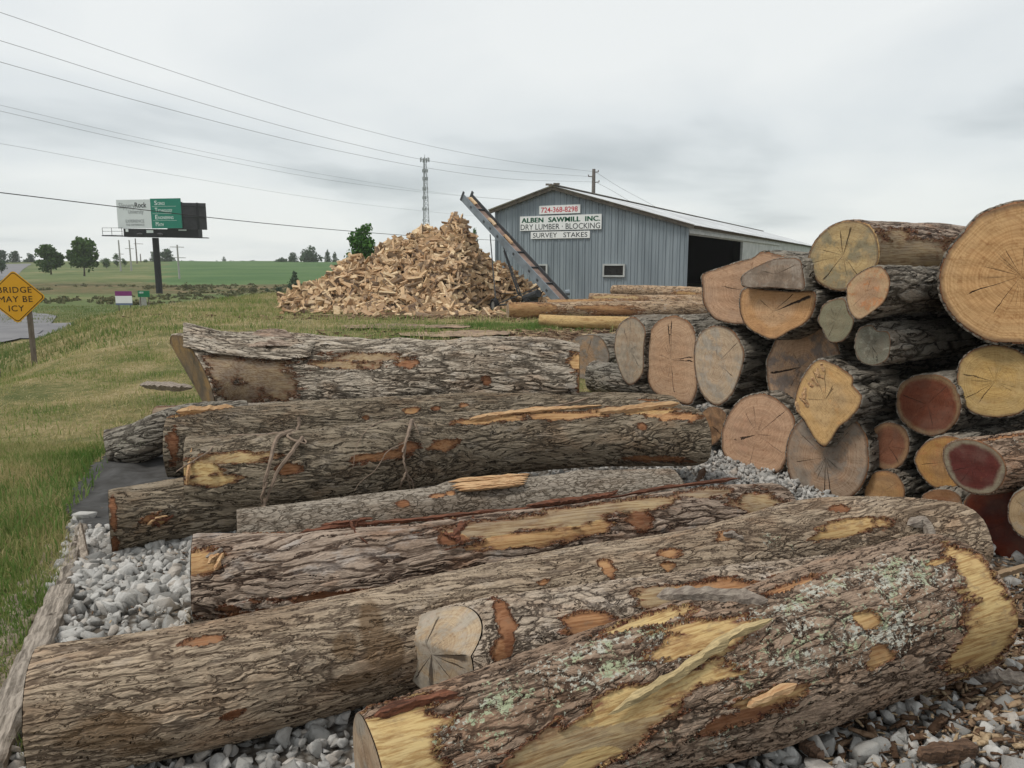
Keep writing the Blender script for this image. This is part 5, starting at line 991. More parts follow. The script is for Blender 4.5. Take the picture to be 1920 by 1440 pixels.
while len(cand) < 2300:
    x = rg.uniform(rX[0]-.1, rX[-1]+.2); y = rg.uniform(YR-4.3, YR+1.); z = float(pile(np.array([x]), np.array([y]))[0])
    if z < -.05: continue
    cand.append((x, y, max(z, .03)+rg.uniform(-.05, .13)))
for _ in range(160):
    x = rg.uniform(rX[0]+.9, rX[-1]+.2); cand.append((x, YR-4.1+.2*rg.normal()-.1+1.1*(abs(x+1.5) > 3), .05))
def frot(rg):
    yaw = rg.uniform(0, math.pi); pitch = rg.normal(.0, .3); roll = rg.uniform(0, 6.28)
    down = Matrix.Rotation(math.radians(38), 3, 'X'); return down @ Matrix.Rotation(yaw, 3, 'Z') @ Matrix.Rotation(pitch, 3, 'Y') @ Matrix.Rotation(roll, 3, 'X')
cand.sort(key=lambda c: c[1]); pick = [c for c in cand if c[1] < YR-.4]; sel = set(rg.choice(len(pick), 300, replace=False).tolist())
G_FW = 'split firewood pieces in the big heap'; rest = []; kk = 0
for i, c in enumerate(pick):
    if i in sel:
        o = bpy.data.objects.new('firewood_piece', WM[int(rg.integers(16))]); COL.objects.link(o); R = frot(rg).to_4x4(); n_ = Vector((0, -.65, .76))*.035
        o.matrix_world = Matrix.Translation(Vector(c)+n_) @ R @ Matrix.Scale(rg.uniform(.95, 1.15), 4); tag(o, 'split piece of pale tan firewood lying among the others on the heap', 'firewood', G_FW)
    else: rest.append(c)
rest += [c for c in cand if c[1] >= YR-.4]
PV_, PF_, PM_, PT_ = [], [], [], []; n0 = 0
for c in rest:
    V, f, mi = WP[int(rg.integers(16))]; R = np.array(frot(rg)); PV_.append(V @ R.T*rg.uniform(.9, 1.1)+np.array(c)); PF_ += [[i+n0 for i in q] for q in f]; PM_ += mi; PT_.append(np.full(len(V), rg.uniform())); n0 += len(V)
tag(npmesh('firewood_heap', np.concatenate(PV_), PF_, [FW, FB], None, False, dict(tint=np.concatenate(PT_)), PM_), kind='stuff')
# ------------------------------------------------------------------ conveyor
T0 = PY(868, 371, 28.3); B0 = PY(1046, 566, 24.2); ax = (B0-T0).normalized(); wv = Vector((-ax.y, ax.x, 0)).normalized(); wv = wv if wv.y > 0 else -wv; up_ = wv.cross(ax); up_ = up_ if up_.z > 0 else -up_; CW = .40
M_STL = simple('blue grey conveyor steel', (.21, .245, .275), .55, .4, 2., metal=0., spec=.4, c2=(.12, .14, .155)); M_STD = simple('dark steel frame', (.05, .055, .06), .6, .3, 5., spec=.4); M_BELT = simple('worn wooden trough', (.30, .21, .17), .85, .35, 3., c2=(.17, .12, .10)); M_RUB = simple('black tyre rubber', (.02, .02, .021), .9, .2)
cv = empty('conveyor', Vector((B0.x, B0.y, 0)), 'long blue-grey firewood conveyor on two wheels, leaning up over the heap', 'conveyor')
def cpart(name, mat, fn, par=cv): m_ = MB(); fn(m_); return m_.build(name, mat, par, base=cv.location)
Lc_ = (B0-T0).length
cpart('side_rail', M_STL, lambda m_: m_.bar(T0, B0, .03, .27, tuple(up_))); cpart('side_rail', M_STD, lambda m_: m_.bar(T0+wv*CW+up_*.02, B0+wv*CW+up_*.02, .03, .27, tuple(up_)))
def bx(m_, a, b_, w, h):   # bar with width along wv and height along up_
    V = [p+wv*(i*w/2)+up_*(j*h/2) for p in (a, b_) for i, j in ((-1, -1), (1, -1), (1, 1), (-1, 1))]; m_.add(V, [(3, 2, 1, 0), (4, 5, 6, 7), (0, 1, 5, 4), (1, 2, 6, 5), (2, 3, 7, 6), (3, 0, 4, 7)])
for o in [x for x in cv.children]: bpy.data.objects.remove(o)
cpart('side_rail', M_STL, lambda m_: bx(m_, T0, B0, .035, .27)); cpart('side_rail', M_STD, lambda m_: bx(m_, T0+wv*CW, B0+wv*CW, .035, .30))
cpart('trough', M_BELT, lambda m_: bx(m_, T0+wv*CW/2+up_*.03, B0+wv*CW/2+up_*.03, CW-.05, .03))
def flights(m_):
    for k in range(1, 7): p = T0.lerp(B0, k/7)+wv*CW/2+up_*.07; bx(m_, p-ax*.02, p+ax*.02, CW-.06, .06)
cpart('flight_bars', M_STD, flights)
for f_ in (.1, .25, .32, .40, .57, .73, .81, .9): p = T0.lerp(B0, f_)-wv*.021-up_*.01; cpart('rail_slot', M_STD, lambda m_: bx(m_, p-ax*.05, p+ax*.05, .008, .08))
cpart('end_flap', M_STD, lambda m_: (bx(m_, T0-ax*.02+up_*.03, T0-ax*.12+up_*.03, .03, .36), bx(m_, T0-ax*.02+up_*.05+wv*CW, T0-ax*.14+up_*.05+wv*CW, .03, .38)))
w1 = PY(927, 567, 25.5); w1.z = .22; w2 = PY(985, 570, 26.0); w2.z = .22
for (p, nm) in ((w1, 0), (w2, 0)):
    adir = (w2-w1).normalized(); yaw = Matrix((adir, Vector((-adir.y, adir.x, 0)), Vector((0, 0, 1)))).transposed()
    m_ = MB(); n = 24; V = []; fs = []
    for k in range(n):
        a_ = 2*math.pi*k/n
        for (xx, rr) in ((-.07, .15), (-.085, .19), (-.06, .225), (.06, .225), (.085, .19), (.07, .15)): V.append(p+yaw @ Vector((xx, rr*math.cos(a_), rr*math.sin(a_))))
    for k in range(n):
        for j in range(6): fs.append((k*6+j, k*6+(j+1) % 6, ((k+1) % n)*6+(j+1) % 6, ((k+1) % n)*6+j))
    m_.add(V, fs); wh = m_.build('wheel', M_RUB, cv, True, base=cv.location)
    r_ = MB(); r_.tube([p-adir*.05, p+adir*.05], .15, 20); r_.build('rim', simple('dirty white rim', (.25, .25, .24), .6, .4, 9.), wh, base=cv.location)
cpart('axle', M_STD, lambda m_: m_.tube([w1, w2], .03, 8))
r1 = PY(919, 440, 27.3); r2 = PY(945, 470, 26.5); h1_ = PY(1018, 535, 25.2)
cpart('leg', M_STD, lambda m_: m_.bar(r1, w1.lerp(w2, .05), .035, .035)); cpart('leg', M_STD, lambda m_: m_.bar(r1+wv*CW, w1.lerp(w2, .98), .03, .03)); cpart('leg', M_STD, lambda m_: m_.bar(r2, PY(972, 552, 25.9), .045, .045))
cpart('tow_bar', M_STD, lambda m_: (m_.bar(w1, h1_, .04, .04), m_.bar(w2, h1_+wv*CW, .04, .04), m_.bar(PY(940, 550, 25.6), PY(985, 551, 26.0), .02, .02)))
cpart('motor', M_STD, lambda m_: (m_.tube([PY(985, 560, 26.2), PY(1010, 550, 25.6)], .14, 10), m_.box(PY(998, 562, 26.0), (.4, .25, .22))))
cpart('end_motor', M_STL, lambda m_: m_.tube([PY(1060, 549, 24.9), PY(1068, 548, 24.9)], .1, 10))
for i, (x, y, lb) in enumerate([(880, 382, 'highest firewood piece riding on the conveyor'), (921, 424, 'middle firewood piece riding on the conveyor'), (955, 458, 'lowest and largest firewood piece riding on the conveyor')]):
    f_ = (y-371)/(566-371); p = T0.lerp(B0, f_*1.02)+wv*CW/2+up_*.11; o = bpy.data.objects.new('firewood_piece', WM[[2, 6, 10][i]]); COL.objects.link(o)
    R = Matrix((ax, wv, up_)).transposed().to_4x4(); o.matrix_world = Matrix.Translation(p) @ R; tag(o, lb, 'firewood')
# ------------------------------------------------------------------ billboard
M_BB = simple('black painted steel', (.018, .019, .021), .6, .3); YB = 88.
bp = PY(299, 549, YB); bb = empty('billboard', (bp.x, YB, float(terrain(bp.x, YB))-.1), 'large roadside billboard, half white half green, on a single thick black pole', 'billboard')
def bpart(name, mat, fn, par=bb): m_ = MB(); fn(m_); return m_.build(name, mat, par, base=bb.location)
bt = PY(299, 446, YB); bpart('pole', M_BB, lambda m_: m_.tube([(bp.x, YB, bb.location.z), (bp.x, YB, bt.z)], .36, 16))
fa, fb = PY(222.5, 430, YB-.8), PY(342, 430, YB-2.2); fu = (fb-fa); fu.z = 0; fw = fu.length; fu.normalize(); fn_ = Vector((fu.y, -fu.x, 0)); zt = PY(286, 374, YB-1.5).z; zb = PY(286, 428, YB-1.5).z
def panel(name, mat, x0, x1, z0, z1, off=0., th=.12, par=bb): a = Vector((fa.x, fa.y, (z0+z1)/2))+fu*x0+fn_*off; b_ = Vector((fa.x, fa.y, (z0+z1)/2))+fu*x1+fn_*off; return bpart(name, mat, lambda m_: m_.bar(a, b_, th, z1-z0), par)
M_BW = simple('billboard white vinyl', (.62, .66, .66), .6, .03, 1.); M_BG = simple('billboard green vinyl', (.01, .185, .125), .6, .05, 1.); M_LW = simple('white print', (.75, .80, .78), .6, .02)
s_ = fw*.535; wp = panel('white_face', M_BW, 0, s_, zb, zt); gp = panel('green_face', M_BG, s_+.003, fw, zb-.02, zt+.08, .01)
hh_ = zt-zb; UZ = Vector((0, 0, 1)); FO = Vector((fa.x, fa.y, zb))+fn_*.07
M_GD = simple('dark grey print', (.06, .065, .07), .6, .1); M_GM = simple('mid grey print', (.26, .27, .28), .6, .1)
def bt_(par, s, x0, x1, z0, z1, mat, bold=0.): text_on(par, s, FO+fu*x0*fw+Vector((0, 0, z0*hh_)), fu, UZ, (x1-x0)*fw, (z1-z0)*hh_, mat, bold=bold, base=bb.location)
bt_(wp, 'Slippery', .04, .285, .64, .90, M_GM, -.004); bt_(wp, 'Rock', .29, .475, .72, .90, M_GD, .02); bt_(wp, 'University', .18, .42, .47, .66, M_GM); bt_(wp, 'EXPERIENCE', .13, .42, .20, .31, M_GM); bt_(wp, 'THE DIFFERENCE', .13, .42, .09, .16, M_GM)
for (w_, z0, xe) in (('CIENCE', .80, .76), ('ECHNOLOGY', .555, .87), ('NGINEERING', .31, .88), ('ATH', .07, .72)):
    bt_(gp, {'CIENCE': 'S', 'ECHNOLOGY': 'T', 'NGINEERING': 'E', 'ATH': 'M'}[w_], .60, .64, z0, z0+.15, M_LW, .0); bt_(gp, w_, .648, xe, z0, z0+.10, M_LW, .0)
for z0 in (.75, .50, .26): panel('rule_line', M_LW, fw*.56, fw*.93, zb+z0*hh_, zb+z0*hh_+.02, .07, .02, gp)
c1, c2 = PY(343, 404, YB+.5), PY(387, 405, YB+2.); zt2 = PY(386, 381, YB+2).z; zb2 = PY(386, 431, YB+2).z
M_BR = simple('grey back of board', (.07, .068, .075), .8, .3, 2.)
bpart('rear_face', M_BR, lambda m_: m_.bar(Vector((c1.x-2, c1.y+.2, (zt2+zb2)/2)), Vector((c2.x, c2.y, (zt2+zb2)/2)), .12, zt2-zb2))
bpart('rear_frame', M_BB, lambda m_: ([m_.bar(Vector((c1.x+(c2.x-c1.x)*f_, c1.y-.2+(c2.y-c1.y)*f_, zb2-.6)), Vector((c1.x+(c2.x-c1.x)*f_, c1.y-.2+(c2.y-c1.y)*f_, zt2)), .14, .2, (1, 0, 0)) for f_ in (.0, .66)], [m_.bar(Vector((c1.x, c1.y-.2, zb2+(zt2-zb2)*f_)), Vector((c2.x, c2.y-.2, zb2+(zt2-zb2)*f_)), .1, .12) for f_ in (.45, .85)]))
za, zc = PY(300, 430, YB).z, PY(300, 446, YB).z
ca, cb2 = PY(234, 437, YB-1), PY(374, 441, YB-1)
bpart('catwalk_beam', M_BB, lambda m_: (m_.bar(Vector((ca.x, YB-.7, (za+zc)/2+.05)), Vector((cb2.x, YB-.7, (za+zc)/2-.05)), 1.1, za-zc-.05), m_.bar(Vector((PY(204, 442, YB).x, YB-1.2, zc+.2)), Vector((PY(398, 448, YB).x, YB-1.2, zc-.05)), .6, .1)))
def rail(m_):
    x0, x1 = PY(204, 430, YB).x, ca.x
    for z_ in (zc+.25, (za+zc)/2+.2, za+.1): m_.bar((x0, YB-1.4, z_), (x1, YB-1.4, z_), .04, .04)
    for f_ in (0, .45, .95): m_.bar((x0+(x1-x0)*f_, YB-1.4, zc+.2), (x0+(x1-x0)*f_, YB-1.4, za+.1), .04, .04, (1, 0, 0))
bpart('railing', M_BR, rail)
for x_ in (262, 300): p = PY(x_, 439, YB-1.6); bpart('floodlight', M_BR, lambda m_: m_.tube([p-Vector((.3, 0, 0)), p, p+Vector((.3, 0, -.02))], [.08, .16, .1], 10))
for x_, w_, zz_ in ((238, .15, 432), (281, .38, 434), (342, .45, 431.5)): p = PY(x_, zz_, YB-1.3); bpart('small_plate', M_LW, lambda m_: m_.box(p, (w_*2, .03, .32 if w_ < .45 else .12)))
bpart('ladder', M_BR, lambda m_: m_.tube([(PY(289, 450, YB).x, YB-.2, bb.location.z+2), (PY(289, 450, YB).x, YB-.2, zc)], .03, 6))
# ------------------------------------------------------------------ BRIDGE MAY BE ICY sign
YS = 15.9; c_ = PY(29, 557, YS); azs = math.atan2(c_.x, c_.y); su = Vector((math.cos(azs+.25), -math.sin(azs+.25), 0)); sn = Vector((su.y, -su.x, 0)); half = .565
gzz = float(terrain(c_.x, YS)); sg = empty('road_sign', (c_.x, c_.y, gzz-.1), 'yellow diamond warning sign reading bridge may be icy, on two wooden posts', 'road sign')
def diamond(name, hf, rr, off, mat, th=.006, par=sg):
    V = []; n = 6
    for k in range(4):
        a0 = math.pi/2*k
        for j in range(n): a_ = a0-math.pi/4+math.pi/2*j/(n-1); cx_, cy_ = (hf-rr*1.414)*math.cos(a0), (hf-rr*1.414)*math.sin(a0); V.append((cx_+rr*math.cos(a_), cy_+rr*math.sin(a_)))
    N_ = len(V); P = [c_+su*x+UZ*y+sn*(off+th/2) for x, y in V]+[c_+su*x+UZ*y+sn*(off-th/2) for x, y in V]
    return npmesh(name, np.array([list(p) for p in P]), [tuple(range(N_)), tuple(range(N_, 2*N_))[::-1]]+[(i, i+N_, (i+1) % N_+N_, (i+1) % N_) for i in range(N_)], mat, par, base=sg.location)
M_Y = simple('sign yellow', (.72, .36, .012), .5, .06, 2., spec=.4); M_K = simple('sign black', (.03, .022, .015), .6, .1)
pl = diamond('panel', half, .07, 0, M_Y); diamond('border', half-.03, .06, .005, M_K, .004, pl); diamond('inner_face', half-.05, .055, .009, M_Y, .004, pl)
for s_, w_, z_ in (('BRIDGE', .62, .09), ('MAY BE', .62, -.105), ('ICY', .28, -.30)): text_on(pl, s_, c_-su*w_/2+UZ*z_, su, UZ, w_, .125, M_K, bold=0., spacing=1.1, off=.014, base=sg.location)
M_POST = simple('grey wooden post', (.19, .155, .125), .9, .4, 4., .004, stretch=(8, 8, 1), c2=(.11, .09, .07))
for x0, y0, x1, y1 in ((63, 582, 73, 712), (-6, 588, 2, 722)):
    q_ = PV((x0+x1)/2, y1, c_-sn*.065, c_-sn*.065+su); m_ = MB(); m_.bar((q_.x, q_.y, min(q_.z, float(terrain(q_.x, q_.y)))-.2), (q_.x, q_.y, c_.z+.05), .09, .09, tuple(su)); m_.build('post', M_POST, sg, base=sg.location)
# ------------------------------------------------------------------ small roadside signs beyond
def small_sign(name, label, quad, Y, colors, words, cat='sign'):
    x0, y0, x1, y1 = quad; a = PY(x0, y1, Y); b_ = PY(x1, y0, Y); gz_ = float(terrain((a.x+b_.x)/2, Y)); r_ = empty(name, ((a.x+b_.x)/2, Y, gz_), label, cat); h_ = b_.z-a.z; w_ = b_.x-a.x
    for nm, mat, f0, f1 in colors: m_ = MB(); m_.bar((a.x, Y, a.z+h_*(f0+f1)/2), (b_.x, Y, a.z+h_*(f0+f1)/2), .03, h_*(f1-f0)); m_.build(nm, mat, r_)
    for s_, fx0, fx1, f0, f1, mat in words: text_on(r_, s_, Vector((a.x+w_*fx0, Y-.016, a.z+h_*f0)), (1, 0, 0), (0, 0, 1), w_*(fx1-fx0), h_*(f1-f0), mat, off=.004, bold=.01)
    for f_ in (.15, .85): m_ = MB(); m_.bar((a.x+w_*f_, Y+.05, gz_-.2), (a.x+w_*f_, Y+.05, b_.z-.02), .05, .05, (1, 0, 0)); m_.build('post', M_POST, r_)
    return r_
MP = simple('purple print', (.20, .035, .16), .6, .1); MN = simple('navy print', (.05, .06, .2), .6, .1)
small_sign('yard_sign', 'small purple and white banner sign on the grass left of the billboard pole', (217.5, 546, 246.5, 572), 50, [('white_panel', M_BOARD, .14, .66), ('purple_band', MP, .66, 1.), ('blue_band', simple('slate print', (.13, .17, .26), .6, .1), 0, .14)], [('WELCOME', .1, .9, .74, .90, MN), ('OPEN', .1, .6, .46, .56, MP), ('SATURDAY', .1, .9, .3, .4, MN)] if 0 else [])
small_sign('street_name_sign', 'small green street sign above a pale board, just left of the billboard pole', (259, 545, 280, 557), 51, [('green_panel', simple('sign green', (.01, .17, .075), .5, .1), 0, 1)], [('NEW', .12, .5, .55, .85, M_LW)])
small_sign('notice_board', 'narrow pale grey board standing under the small green street sign', (262.5, 557.5, 274, 577), 51.5, [('panel', simple('grey notice', (.42, .43, .40), .7, .2), 0, 1)], [])
# ------------------------------------------------------------------ utility poles, tower, wires
def upole(name, label, x, ytop, ybot, Y, r=.14, arms=(), mat=M_POST, group=None, lean=0.):
    t_ = PY(x, ytop, Y); b_ = PY(x, ybot, Y); z0 = b_.z; e_ = empty(name, (t_.x, Y, z0), label, 'utility pole', group); m_ = MB(); m_.tube([(t_.x+lean, Y, z0-.3), (t_.x, Y, t_.z)], [r, r*.7], 8); m_.build('pole', mat, e_)
    for (dy, w_, off) in arms: zz_ = PY(x, dy, Y).z; m_ = MB(); m_.bar((t_.x+off-w_, Y-.12, zz_), (t_.x+off+w_, Y-.12, zz_-.05), .1, .12); m_.build('crossarm', mat, e_)
    return e_
M_UP = simple('utility pole wood', (.20, .175, .16), .9, .3, 3.); M_UL = simple('pale distant pole', (.40, .39, .37), .9, .2, 3.)
p1 = upole('utility_pole', 'tall utility pole rising behind the barn roof with short side brackets', 1113.5, 317, 470, 62, .19, [], M_UP)
for (y_, sx) in ((323, .35), (331.5, -.45), (342, .4)):
    a = PY(1113.5, y_, 62); m_ = MB(); m_.bar(a, a+Vector((sx, -.1, .02)), .06, .07); m_.tube([a+Vector((sx, -.1, 0)), a+Vector((sx, -.1, .16))], .04, 6); m_.build('bracket', M_UP, p1)
upole('utility_pole', 'leftmost distant pole under the billboard catwalk', 222, 450, 506, 170, .2, [(476, 1.0, 0)], M_UL); upole('utility_pole', 'second distant pole under the billboard, with a crossarm near its top', 242, 450, 507, 175, .2, [(466, 1.0, 0)], M_UL)
upole('utility_pole', 'third distant pole, dark, just left of the billboard pole', 253.5, 447, 492, 200, .2, [(457, 1.2, .8)], M_UP); upole('utility_pole', 'tiny far pole between the billboard pole and the distant poles', 263, 476, 492, 230, .2, [], M_UP)
upole('utility_pole', 'pale distant pole with two crossarms, right of the billboard pole', 332, 459, 534, 140, .2, [(463, 1.3, 0), (483, 1.1, .4)], M_UL)
M_WIRE = simple('grey power cable', (.2, .2, .2), .6, .1); M_WIRE2 = simple('pale thin cable', (.30, .31, .31), .6, .1); M_CAB = simple('black thick cable', (.03, .03, .032), .6, .1)
def wire(label, pts, Y0, Y1, r0, mat):
    P = np.array(pts, float); n = 60; s_ = (P[:, 0]-P[0, 0])/(P[-1, 0]-P[0, 0]); C = catmull(np.c_[P[:, 0], P[:, 1], 0*P[:, 0], 0*P[:, 0]], np.linspace(0, 1, n))
    f = np.linspace(0, 1, n); dd = 1/((1-f)/Y0+f/Y1); W3 = [PY(c[0], c[1], d) for c, d in zip(C, dd)]
    m_ = MB(); m_.tube(W3, r0, 5); tag(m_.build('power_line', mat), label, 'power line')
wire('highest power line, from the top left corner down to the pole behind the barn', [(-60, 3), (0, 23), (267, 115), (640, 232), (808, 274), (960, 303), (1113, 322)], 24, 62, .008, M_WIRE)
wire('second highest power line reaching the left bracket of the pole behind the barn', [(-60, 58), (0, 76), (283, 165), (640, 265), (808, 302), (950, 320), (1106, 331)], 24, 62, .008, M_WIRE)
wire('third power line, meeting the lower bracket of the pole behind the barn', [(-60, 99), (0, 116), (273, 193), (640, 284), (808, 316), (950, 335), (1112, 341)], 24, 62, .008, M_WIRE)
wire('faint upper line of the close pair crossing the middle sky', [(-60, 183), (0, 197), (300, 267), (640, 333), (861, 366), (1000, 378), (1080, 386)], 40, 110, .008, M_WIRE2)
wire('lower line of the close pair crossing the middle sky', [(-60, 194), (0, 208), (290, 274), (640, 341), (819, 363), (960, 375), (1040, 382)], 36, 110, .009, M_WIRE2)
wire('lone faint line between the close pair and the thick cable', [(-60, 259), (0, 269), (290, 322), (640, 378), (879, 404), (960, 411)], 40, 110, .008, M_WIRE2)
wire('thick black cable crossing in front of the billboard', [(-60, 354), (0, 361), (223, 388), (500, 419), (772, 442), (960, 452)], 22, 60, .015, M_CAB)
wire('thin upper wire running down behind the barn roof from its pole', [(1116, 322), (1160, 350), (1215, 380), (1240, 394)], 62, 75, .012, M_WIRE2); wire('thin lower wire running down behind the barn roof from its pole', [(1120, 343), (1145, 356), (1170, 371), (1185, 380)], 62, 72, .012, M_WIRE2)
YT = 240.; tb = PY(800, 500, YT); tt_ = PY(800.5, 290, YT); tw = empty('cell_tower', (tb.x, YT, tb.z), 'lattice communications tower with antennas, standing behind the firewood heap', 'tower')
M_TW = simple('galvanised tower steel', (.20, .21, .22), .6, .1)
hgt = tt_.z-tb.z; m_ = MB(); w0, w1_ = 2.1, .55; npan = 26
def tpt(f, k): a_ = 2*math.pi*k/3+.4; r_ = (w0+(w1_-w0)*f)*.72; return Vector((tb.x+r_*math.cos(a_), YT+r_*math.sin(a_), tb.z+hgt*.97*f))
for k in range(3):
    m_.bar(tpt(0, k), tpt(1, k), .16, .16)
    for i in range(npan): m_.bar(tpt(i/npan, k), tpt((i+1)/npan, (k+1) % 3), .07, .07); m_.bar(tpt((i+1)/npan, k), tpt((i+1)/npan, (k+1) % 3), .06, .06)
m_.tube([(tb.x, YT, tb.z+hgt*.95), (tb.x, YT, tb.z+hgt*1.0)], .06, 6); m_.build('mast', M_TW, tw)
for f_, n_, w_, hh2 in ((.955, 7, 1.35, 1.3), (.86, 5, .8, 1.0), (.79, 5, .75, 1.), (.70, 4, .75, 1.), (.62, 4, .8, .9), (.52, 4, .9, .9), (.42, 2, .9, .6)):
    m_ = MB(); z_ = tb.z+hgt*f_
    for k in range(n_): a_ = 2*math.pi*k/n_+.3; m_.box((tb.x+w_*math.cos(a_)*1.0, YT+w_*math.sin(a_), z_), (.28, .28, hh2)); m_.bar((tb.x, YT, z_), (tb.x+w_*math.cos(a_), YT+w_*math.sin(a_), z_), .06, .06)
    m_.build('antenna', simple('antenna grey', (.32, .33, .34), .6, .1), tw)
# ------------------------------------------------------------------ trees and bushes
def leaf_mat(name, c0, c1, c2):
    m, t, b = newmat(name, .7, .2); c = ramp(t, attr(t, 'tint').outputs['Fac'], [(0, c0), (.5, c1), (1, c2)]); L(t, c, b.inputs['Base Color'])
    tr = N(t, 'ShaderNodeBsdfTranslucent'); L(t, c, tr.inputs[0]); mx_ = N(t, 'ShaderNodeMixShader'); mx_.inputs[0].default_value = .3; L(t, b.outputs[0], mx_.inputs[1]); L(t, tr.outputs[0], mx_.inputs[2]); L(t, mx_.outputs[0], t.nodes['Material Output'].inputs['Surface']); return m
LM = dict(mid=leaf_mat('tree foliage', (.038, .08, .022), (.065, .125, .032), (.11, .19, .05)), bright=leaf_mat('bright tree foliage', (.035, .10, .015), (.06, .16, .025), (.10, .22, .045)), dark=leaf_mat('dark tree foliage', (.036, .07, .038), (.058, .10, .052), (.09, .14, .07)), scrub=leaf_mat('scrub foliage', (.07, .085, .035), (.12, .125, .055), (.20, .17, .09)))
M_TR = simple('tree trunk', (.08, .065, .05), .9, .4, 6.)
def tree(name, label, x0, x1, ytop, ybase, Y, style='mid', shape='round', seed=0, nl=2600, cat='tree', group=None, trunkf=.28, ls=.27):
    rg = np.random.default_rng(900+seed); a, b_ = PY(x0, ybase, Y), PY(x1, ybase, Y); w = (b_.x-a.x)/2; cx = (a.x+b_.x)/2; zt_ = PY((x0+x1)/2, ytop, Y).z; zg = min(PY((x0+x1)/2, ybase, Y).z, zt_-.5); h = zt_-zg
    r_ = empty(name, (cx, Y, zg-.1), label, cat, group); m_ = MB(); tr_ = max(.05, h*.03); m_.tube([(cx, Y, zg-.4), (cx+.02*h, Y, zg+h*.3), (cx, Y, zg+h*.8)], [tr_, tr_*.7, tr_*.2], 8)
    nb = 12 if shape != 'cone' else 1; blobs = []
    if shape == 'cone':
        for k in range(14): f = k/13; blobs.append((cx, Y, zg+h*(.12+.86*f), w*(1-f)**.8*.98+.1, h*.07))
    elif shape == 'bush':
        for k in range(9): a_ = rg.uniform(0, 6.28); rr = rg.uniform(0, .6)*w; blobs.append((cx+rr*math.cos(a_), Y+rr*math.sin(a_)*.8, zg+h*rg.uniform(.2, .62), w*rg.uniform(.3, .5), h*rg.uniform(.25, .38)))
    else:
        for k in range(17):
            a_ = rg.uniform(0, 6.28); f = rg.uniform(0, 1); zz_ = trunkf+(1-trunkf)*((.12 if trunkf > .1 else .06)+.78*f); env = math.sin(math.pi*min(1, max(0, (f*.8+.14))))**.6; rr = w*.62*env*rg.uniform(.2, 1)
            bx_ = (cx+rr*math.cos(a_), Y+rr*math.sin(a_), zg+h*zz_, w*rg.uniform(.34, .5), h*rg.uniform(.13, .22)); blobs.append(bx_)
            m_.tube([(cx, Y, zg+h*(trunkf*.8+.3*f)), ((cx+bx_[0])/2, (Y+bx_[1])/2, zg+h*(trunkf*.6+.55*f)+.1), bx_[:3]], [tr_*.4, tr_*.25, tr_*.08], 5)
        blobs.append((cx+w*rg.uniform(-.3, .3), Y, zg+h*.9, w*.3, h*.10)); blobs.append((cx-w*.72, Y, zg+h*(trunkf+.28), w*.27, h*.12)); blobs.append((cx+w*.72, Y, zg+h*(trunkf+.3), w*.27, h*.12))
    m_.build('trunk', M_TR, r_)
    bs = np.array(blobs); wt_ = bs[:, 3]**1.5*bs[:, 4]**.5; k = rg.choice(len(bs), nl, p=wt_/wt_.sum()); q = rg.normal(size=(nl, 3)); q /= np.linalg.norm(q, axis=1)[:, None]; rad = rg.uniform(0, 1, nl)**.4*(1+.12*rg.normal(size=nl))
    P = bs[k, :3]+q*rad[:, None]*bs[k][:, [3, 3, 4]]*1.05; sz = ls*(w*h)**.5*.33*np.exp(rg.normal(0, .3, nl))
    if shape == 'cone': P[:, 2] -= .18*np.hypot(P[:, 0]-cx, P[:, 1]-Y)
    R = rand_rot(nl, rg); qd = np.array([[-.5, -.35, 0], [.5, -.35, .1], [.5, .35, 0], [-.5, .35, -.1]]); V = np.einsum('nij,vj->nvi', R, qd)*sz[:, None, None]+P[:, None, :]
    V = V.reshape(-1, 3); V[:, 2] = np.maximum(V[:, 2], zg-.2); Q_ = np.arange(nl*4).reshape(nl, 4); tint = np.clip(.5+.25*rg.normal(size=nl)+.3*((k*7919 % 13)/13-.5), 0, 1)
    npmesh('crown', V, Q_, LM[style], r_, False, dict(tint=np.repeat(tint, 4)), base=r_.location); return r_
tree('tree', 'dense round dark tree, left of the pair by the lower road', 68, 123, 458, 510, 120, 'mid', 'round', 1, 3400, trunkf=.05)
tree('tree', 'spreading tree with a forked bare trunk, right of the pair by the lower road', 126, 190, 450, 513, 120, 'mid', 'round', 2, 3000, trunkf=.22)
tree('tree', 'far bluish tree cut by the left edge of the view', -14, 20, 466, 500, 235, 'dark', 'round', 3, 1500, trunkf=.02); tree('tree', 'far bluish tree next to the one at the left edge', 18, 41, 470, 498, 240, 'dark', 'round', 4, 1400, trunkf=.02)
tree('tree', 'small far tree standing alone left of the dense round tree', 44, 70, 474, 497, 240, 'dark', 'round', 5, 1400, trunkf=.05); tree('bush', 'dark bush at the left edge above the yellow sign', -12, 18, 483, 509, 150, 'dark', 'bush', 6, 1200, 'bush')
tree('bush', 'low hedge bush directly right of the spreading tree', 185, 214, 480, 500, 190, 'mid', 'bush', 7, 1000, 'bush'); tree('tree', 'small tree behind the leftmost distant poles', 212, 228, 474, 497, 200, 'mid', 'round', 8, 900, trunkf=.05); tree('bush', 'low round bush behind the second distant pole', 226, 241, 482, 497, 200, 'mid', 'bush', 9, 700, 'bush')
tree('tree', 'tree on the hill just behind the billboard pole, seen right of it', 296, 329, 466, 494, 250, 'dark', 'round', 10, 1600, trunkf=.02); tree('tree', 'half tree on the hill showing left of the billboard pole', 280, 302, 470, 494, 250, 'dark', 'round', 11, 1100, trunkf=.02); tree('bush', 'small bush left of the trees behind the billboard pole', 265, 280, 485, 495, 230, 'mid', 'bush', 12, 500, 'bush')
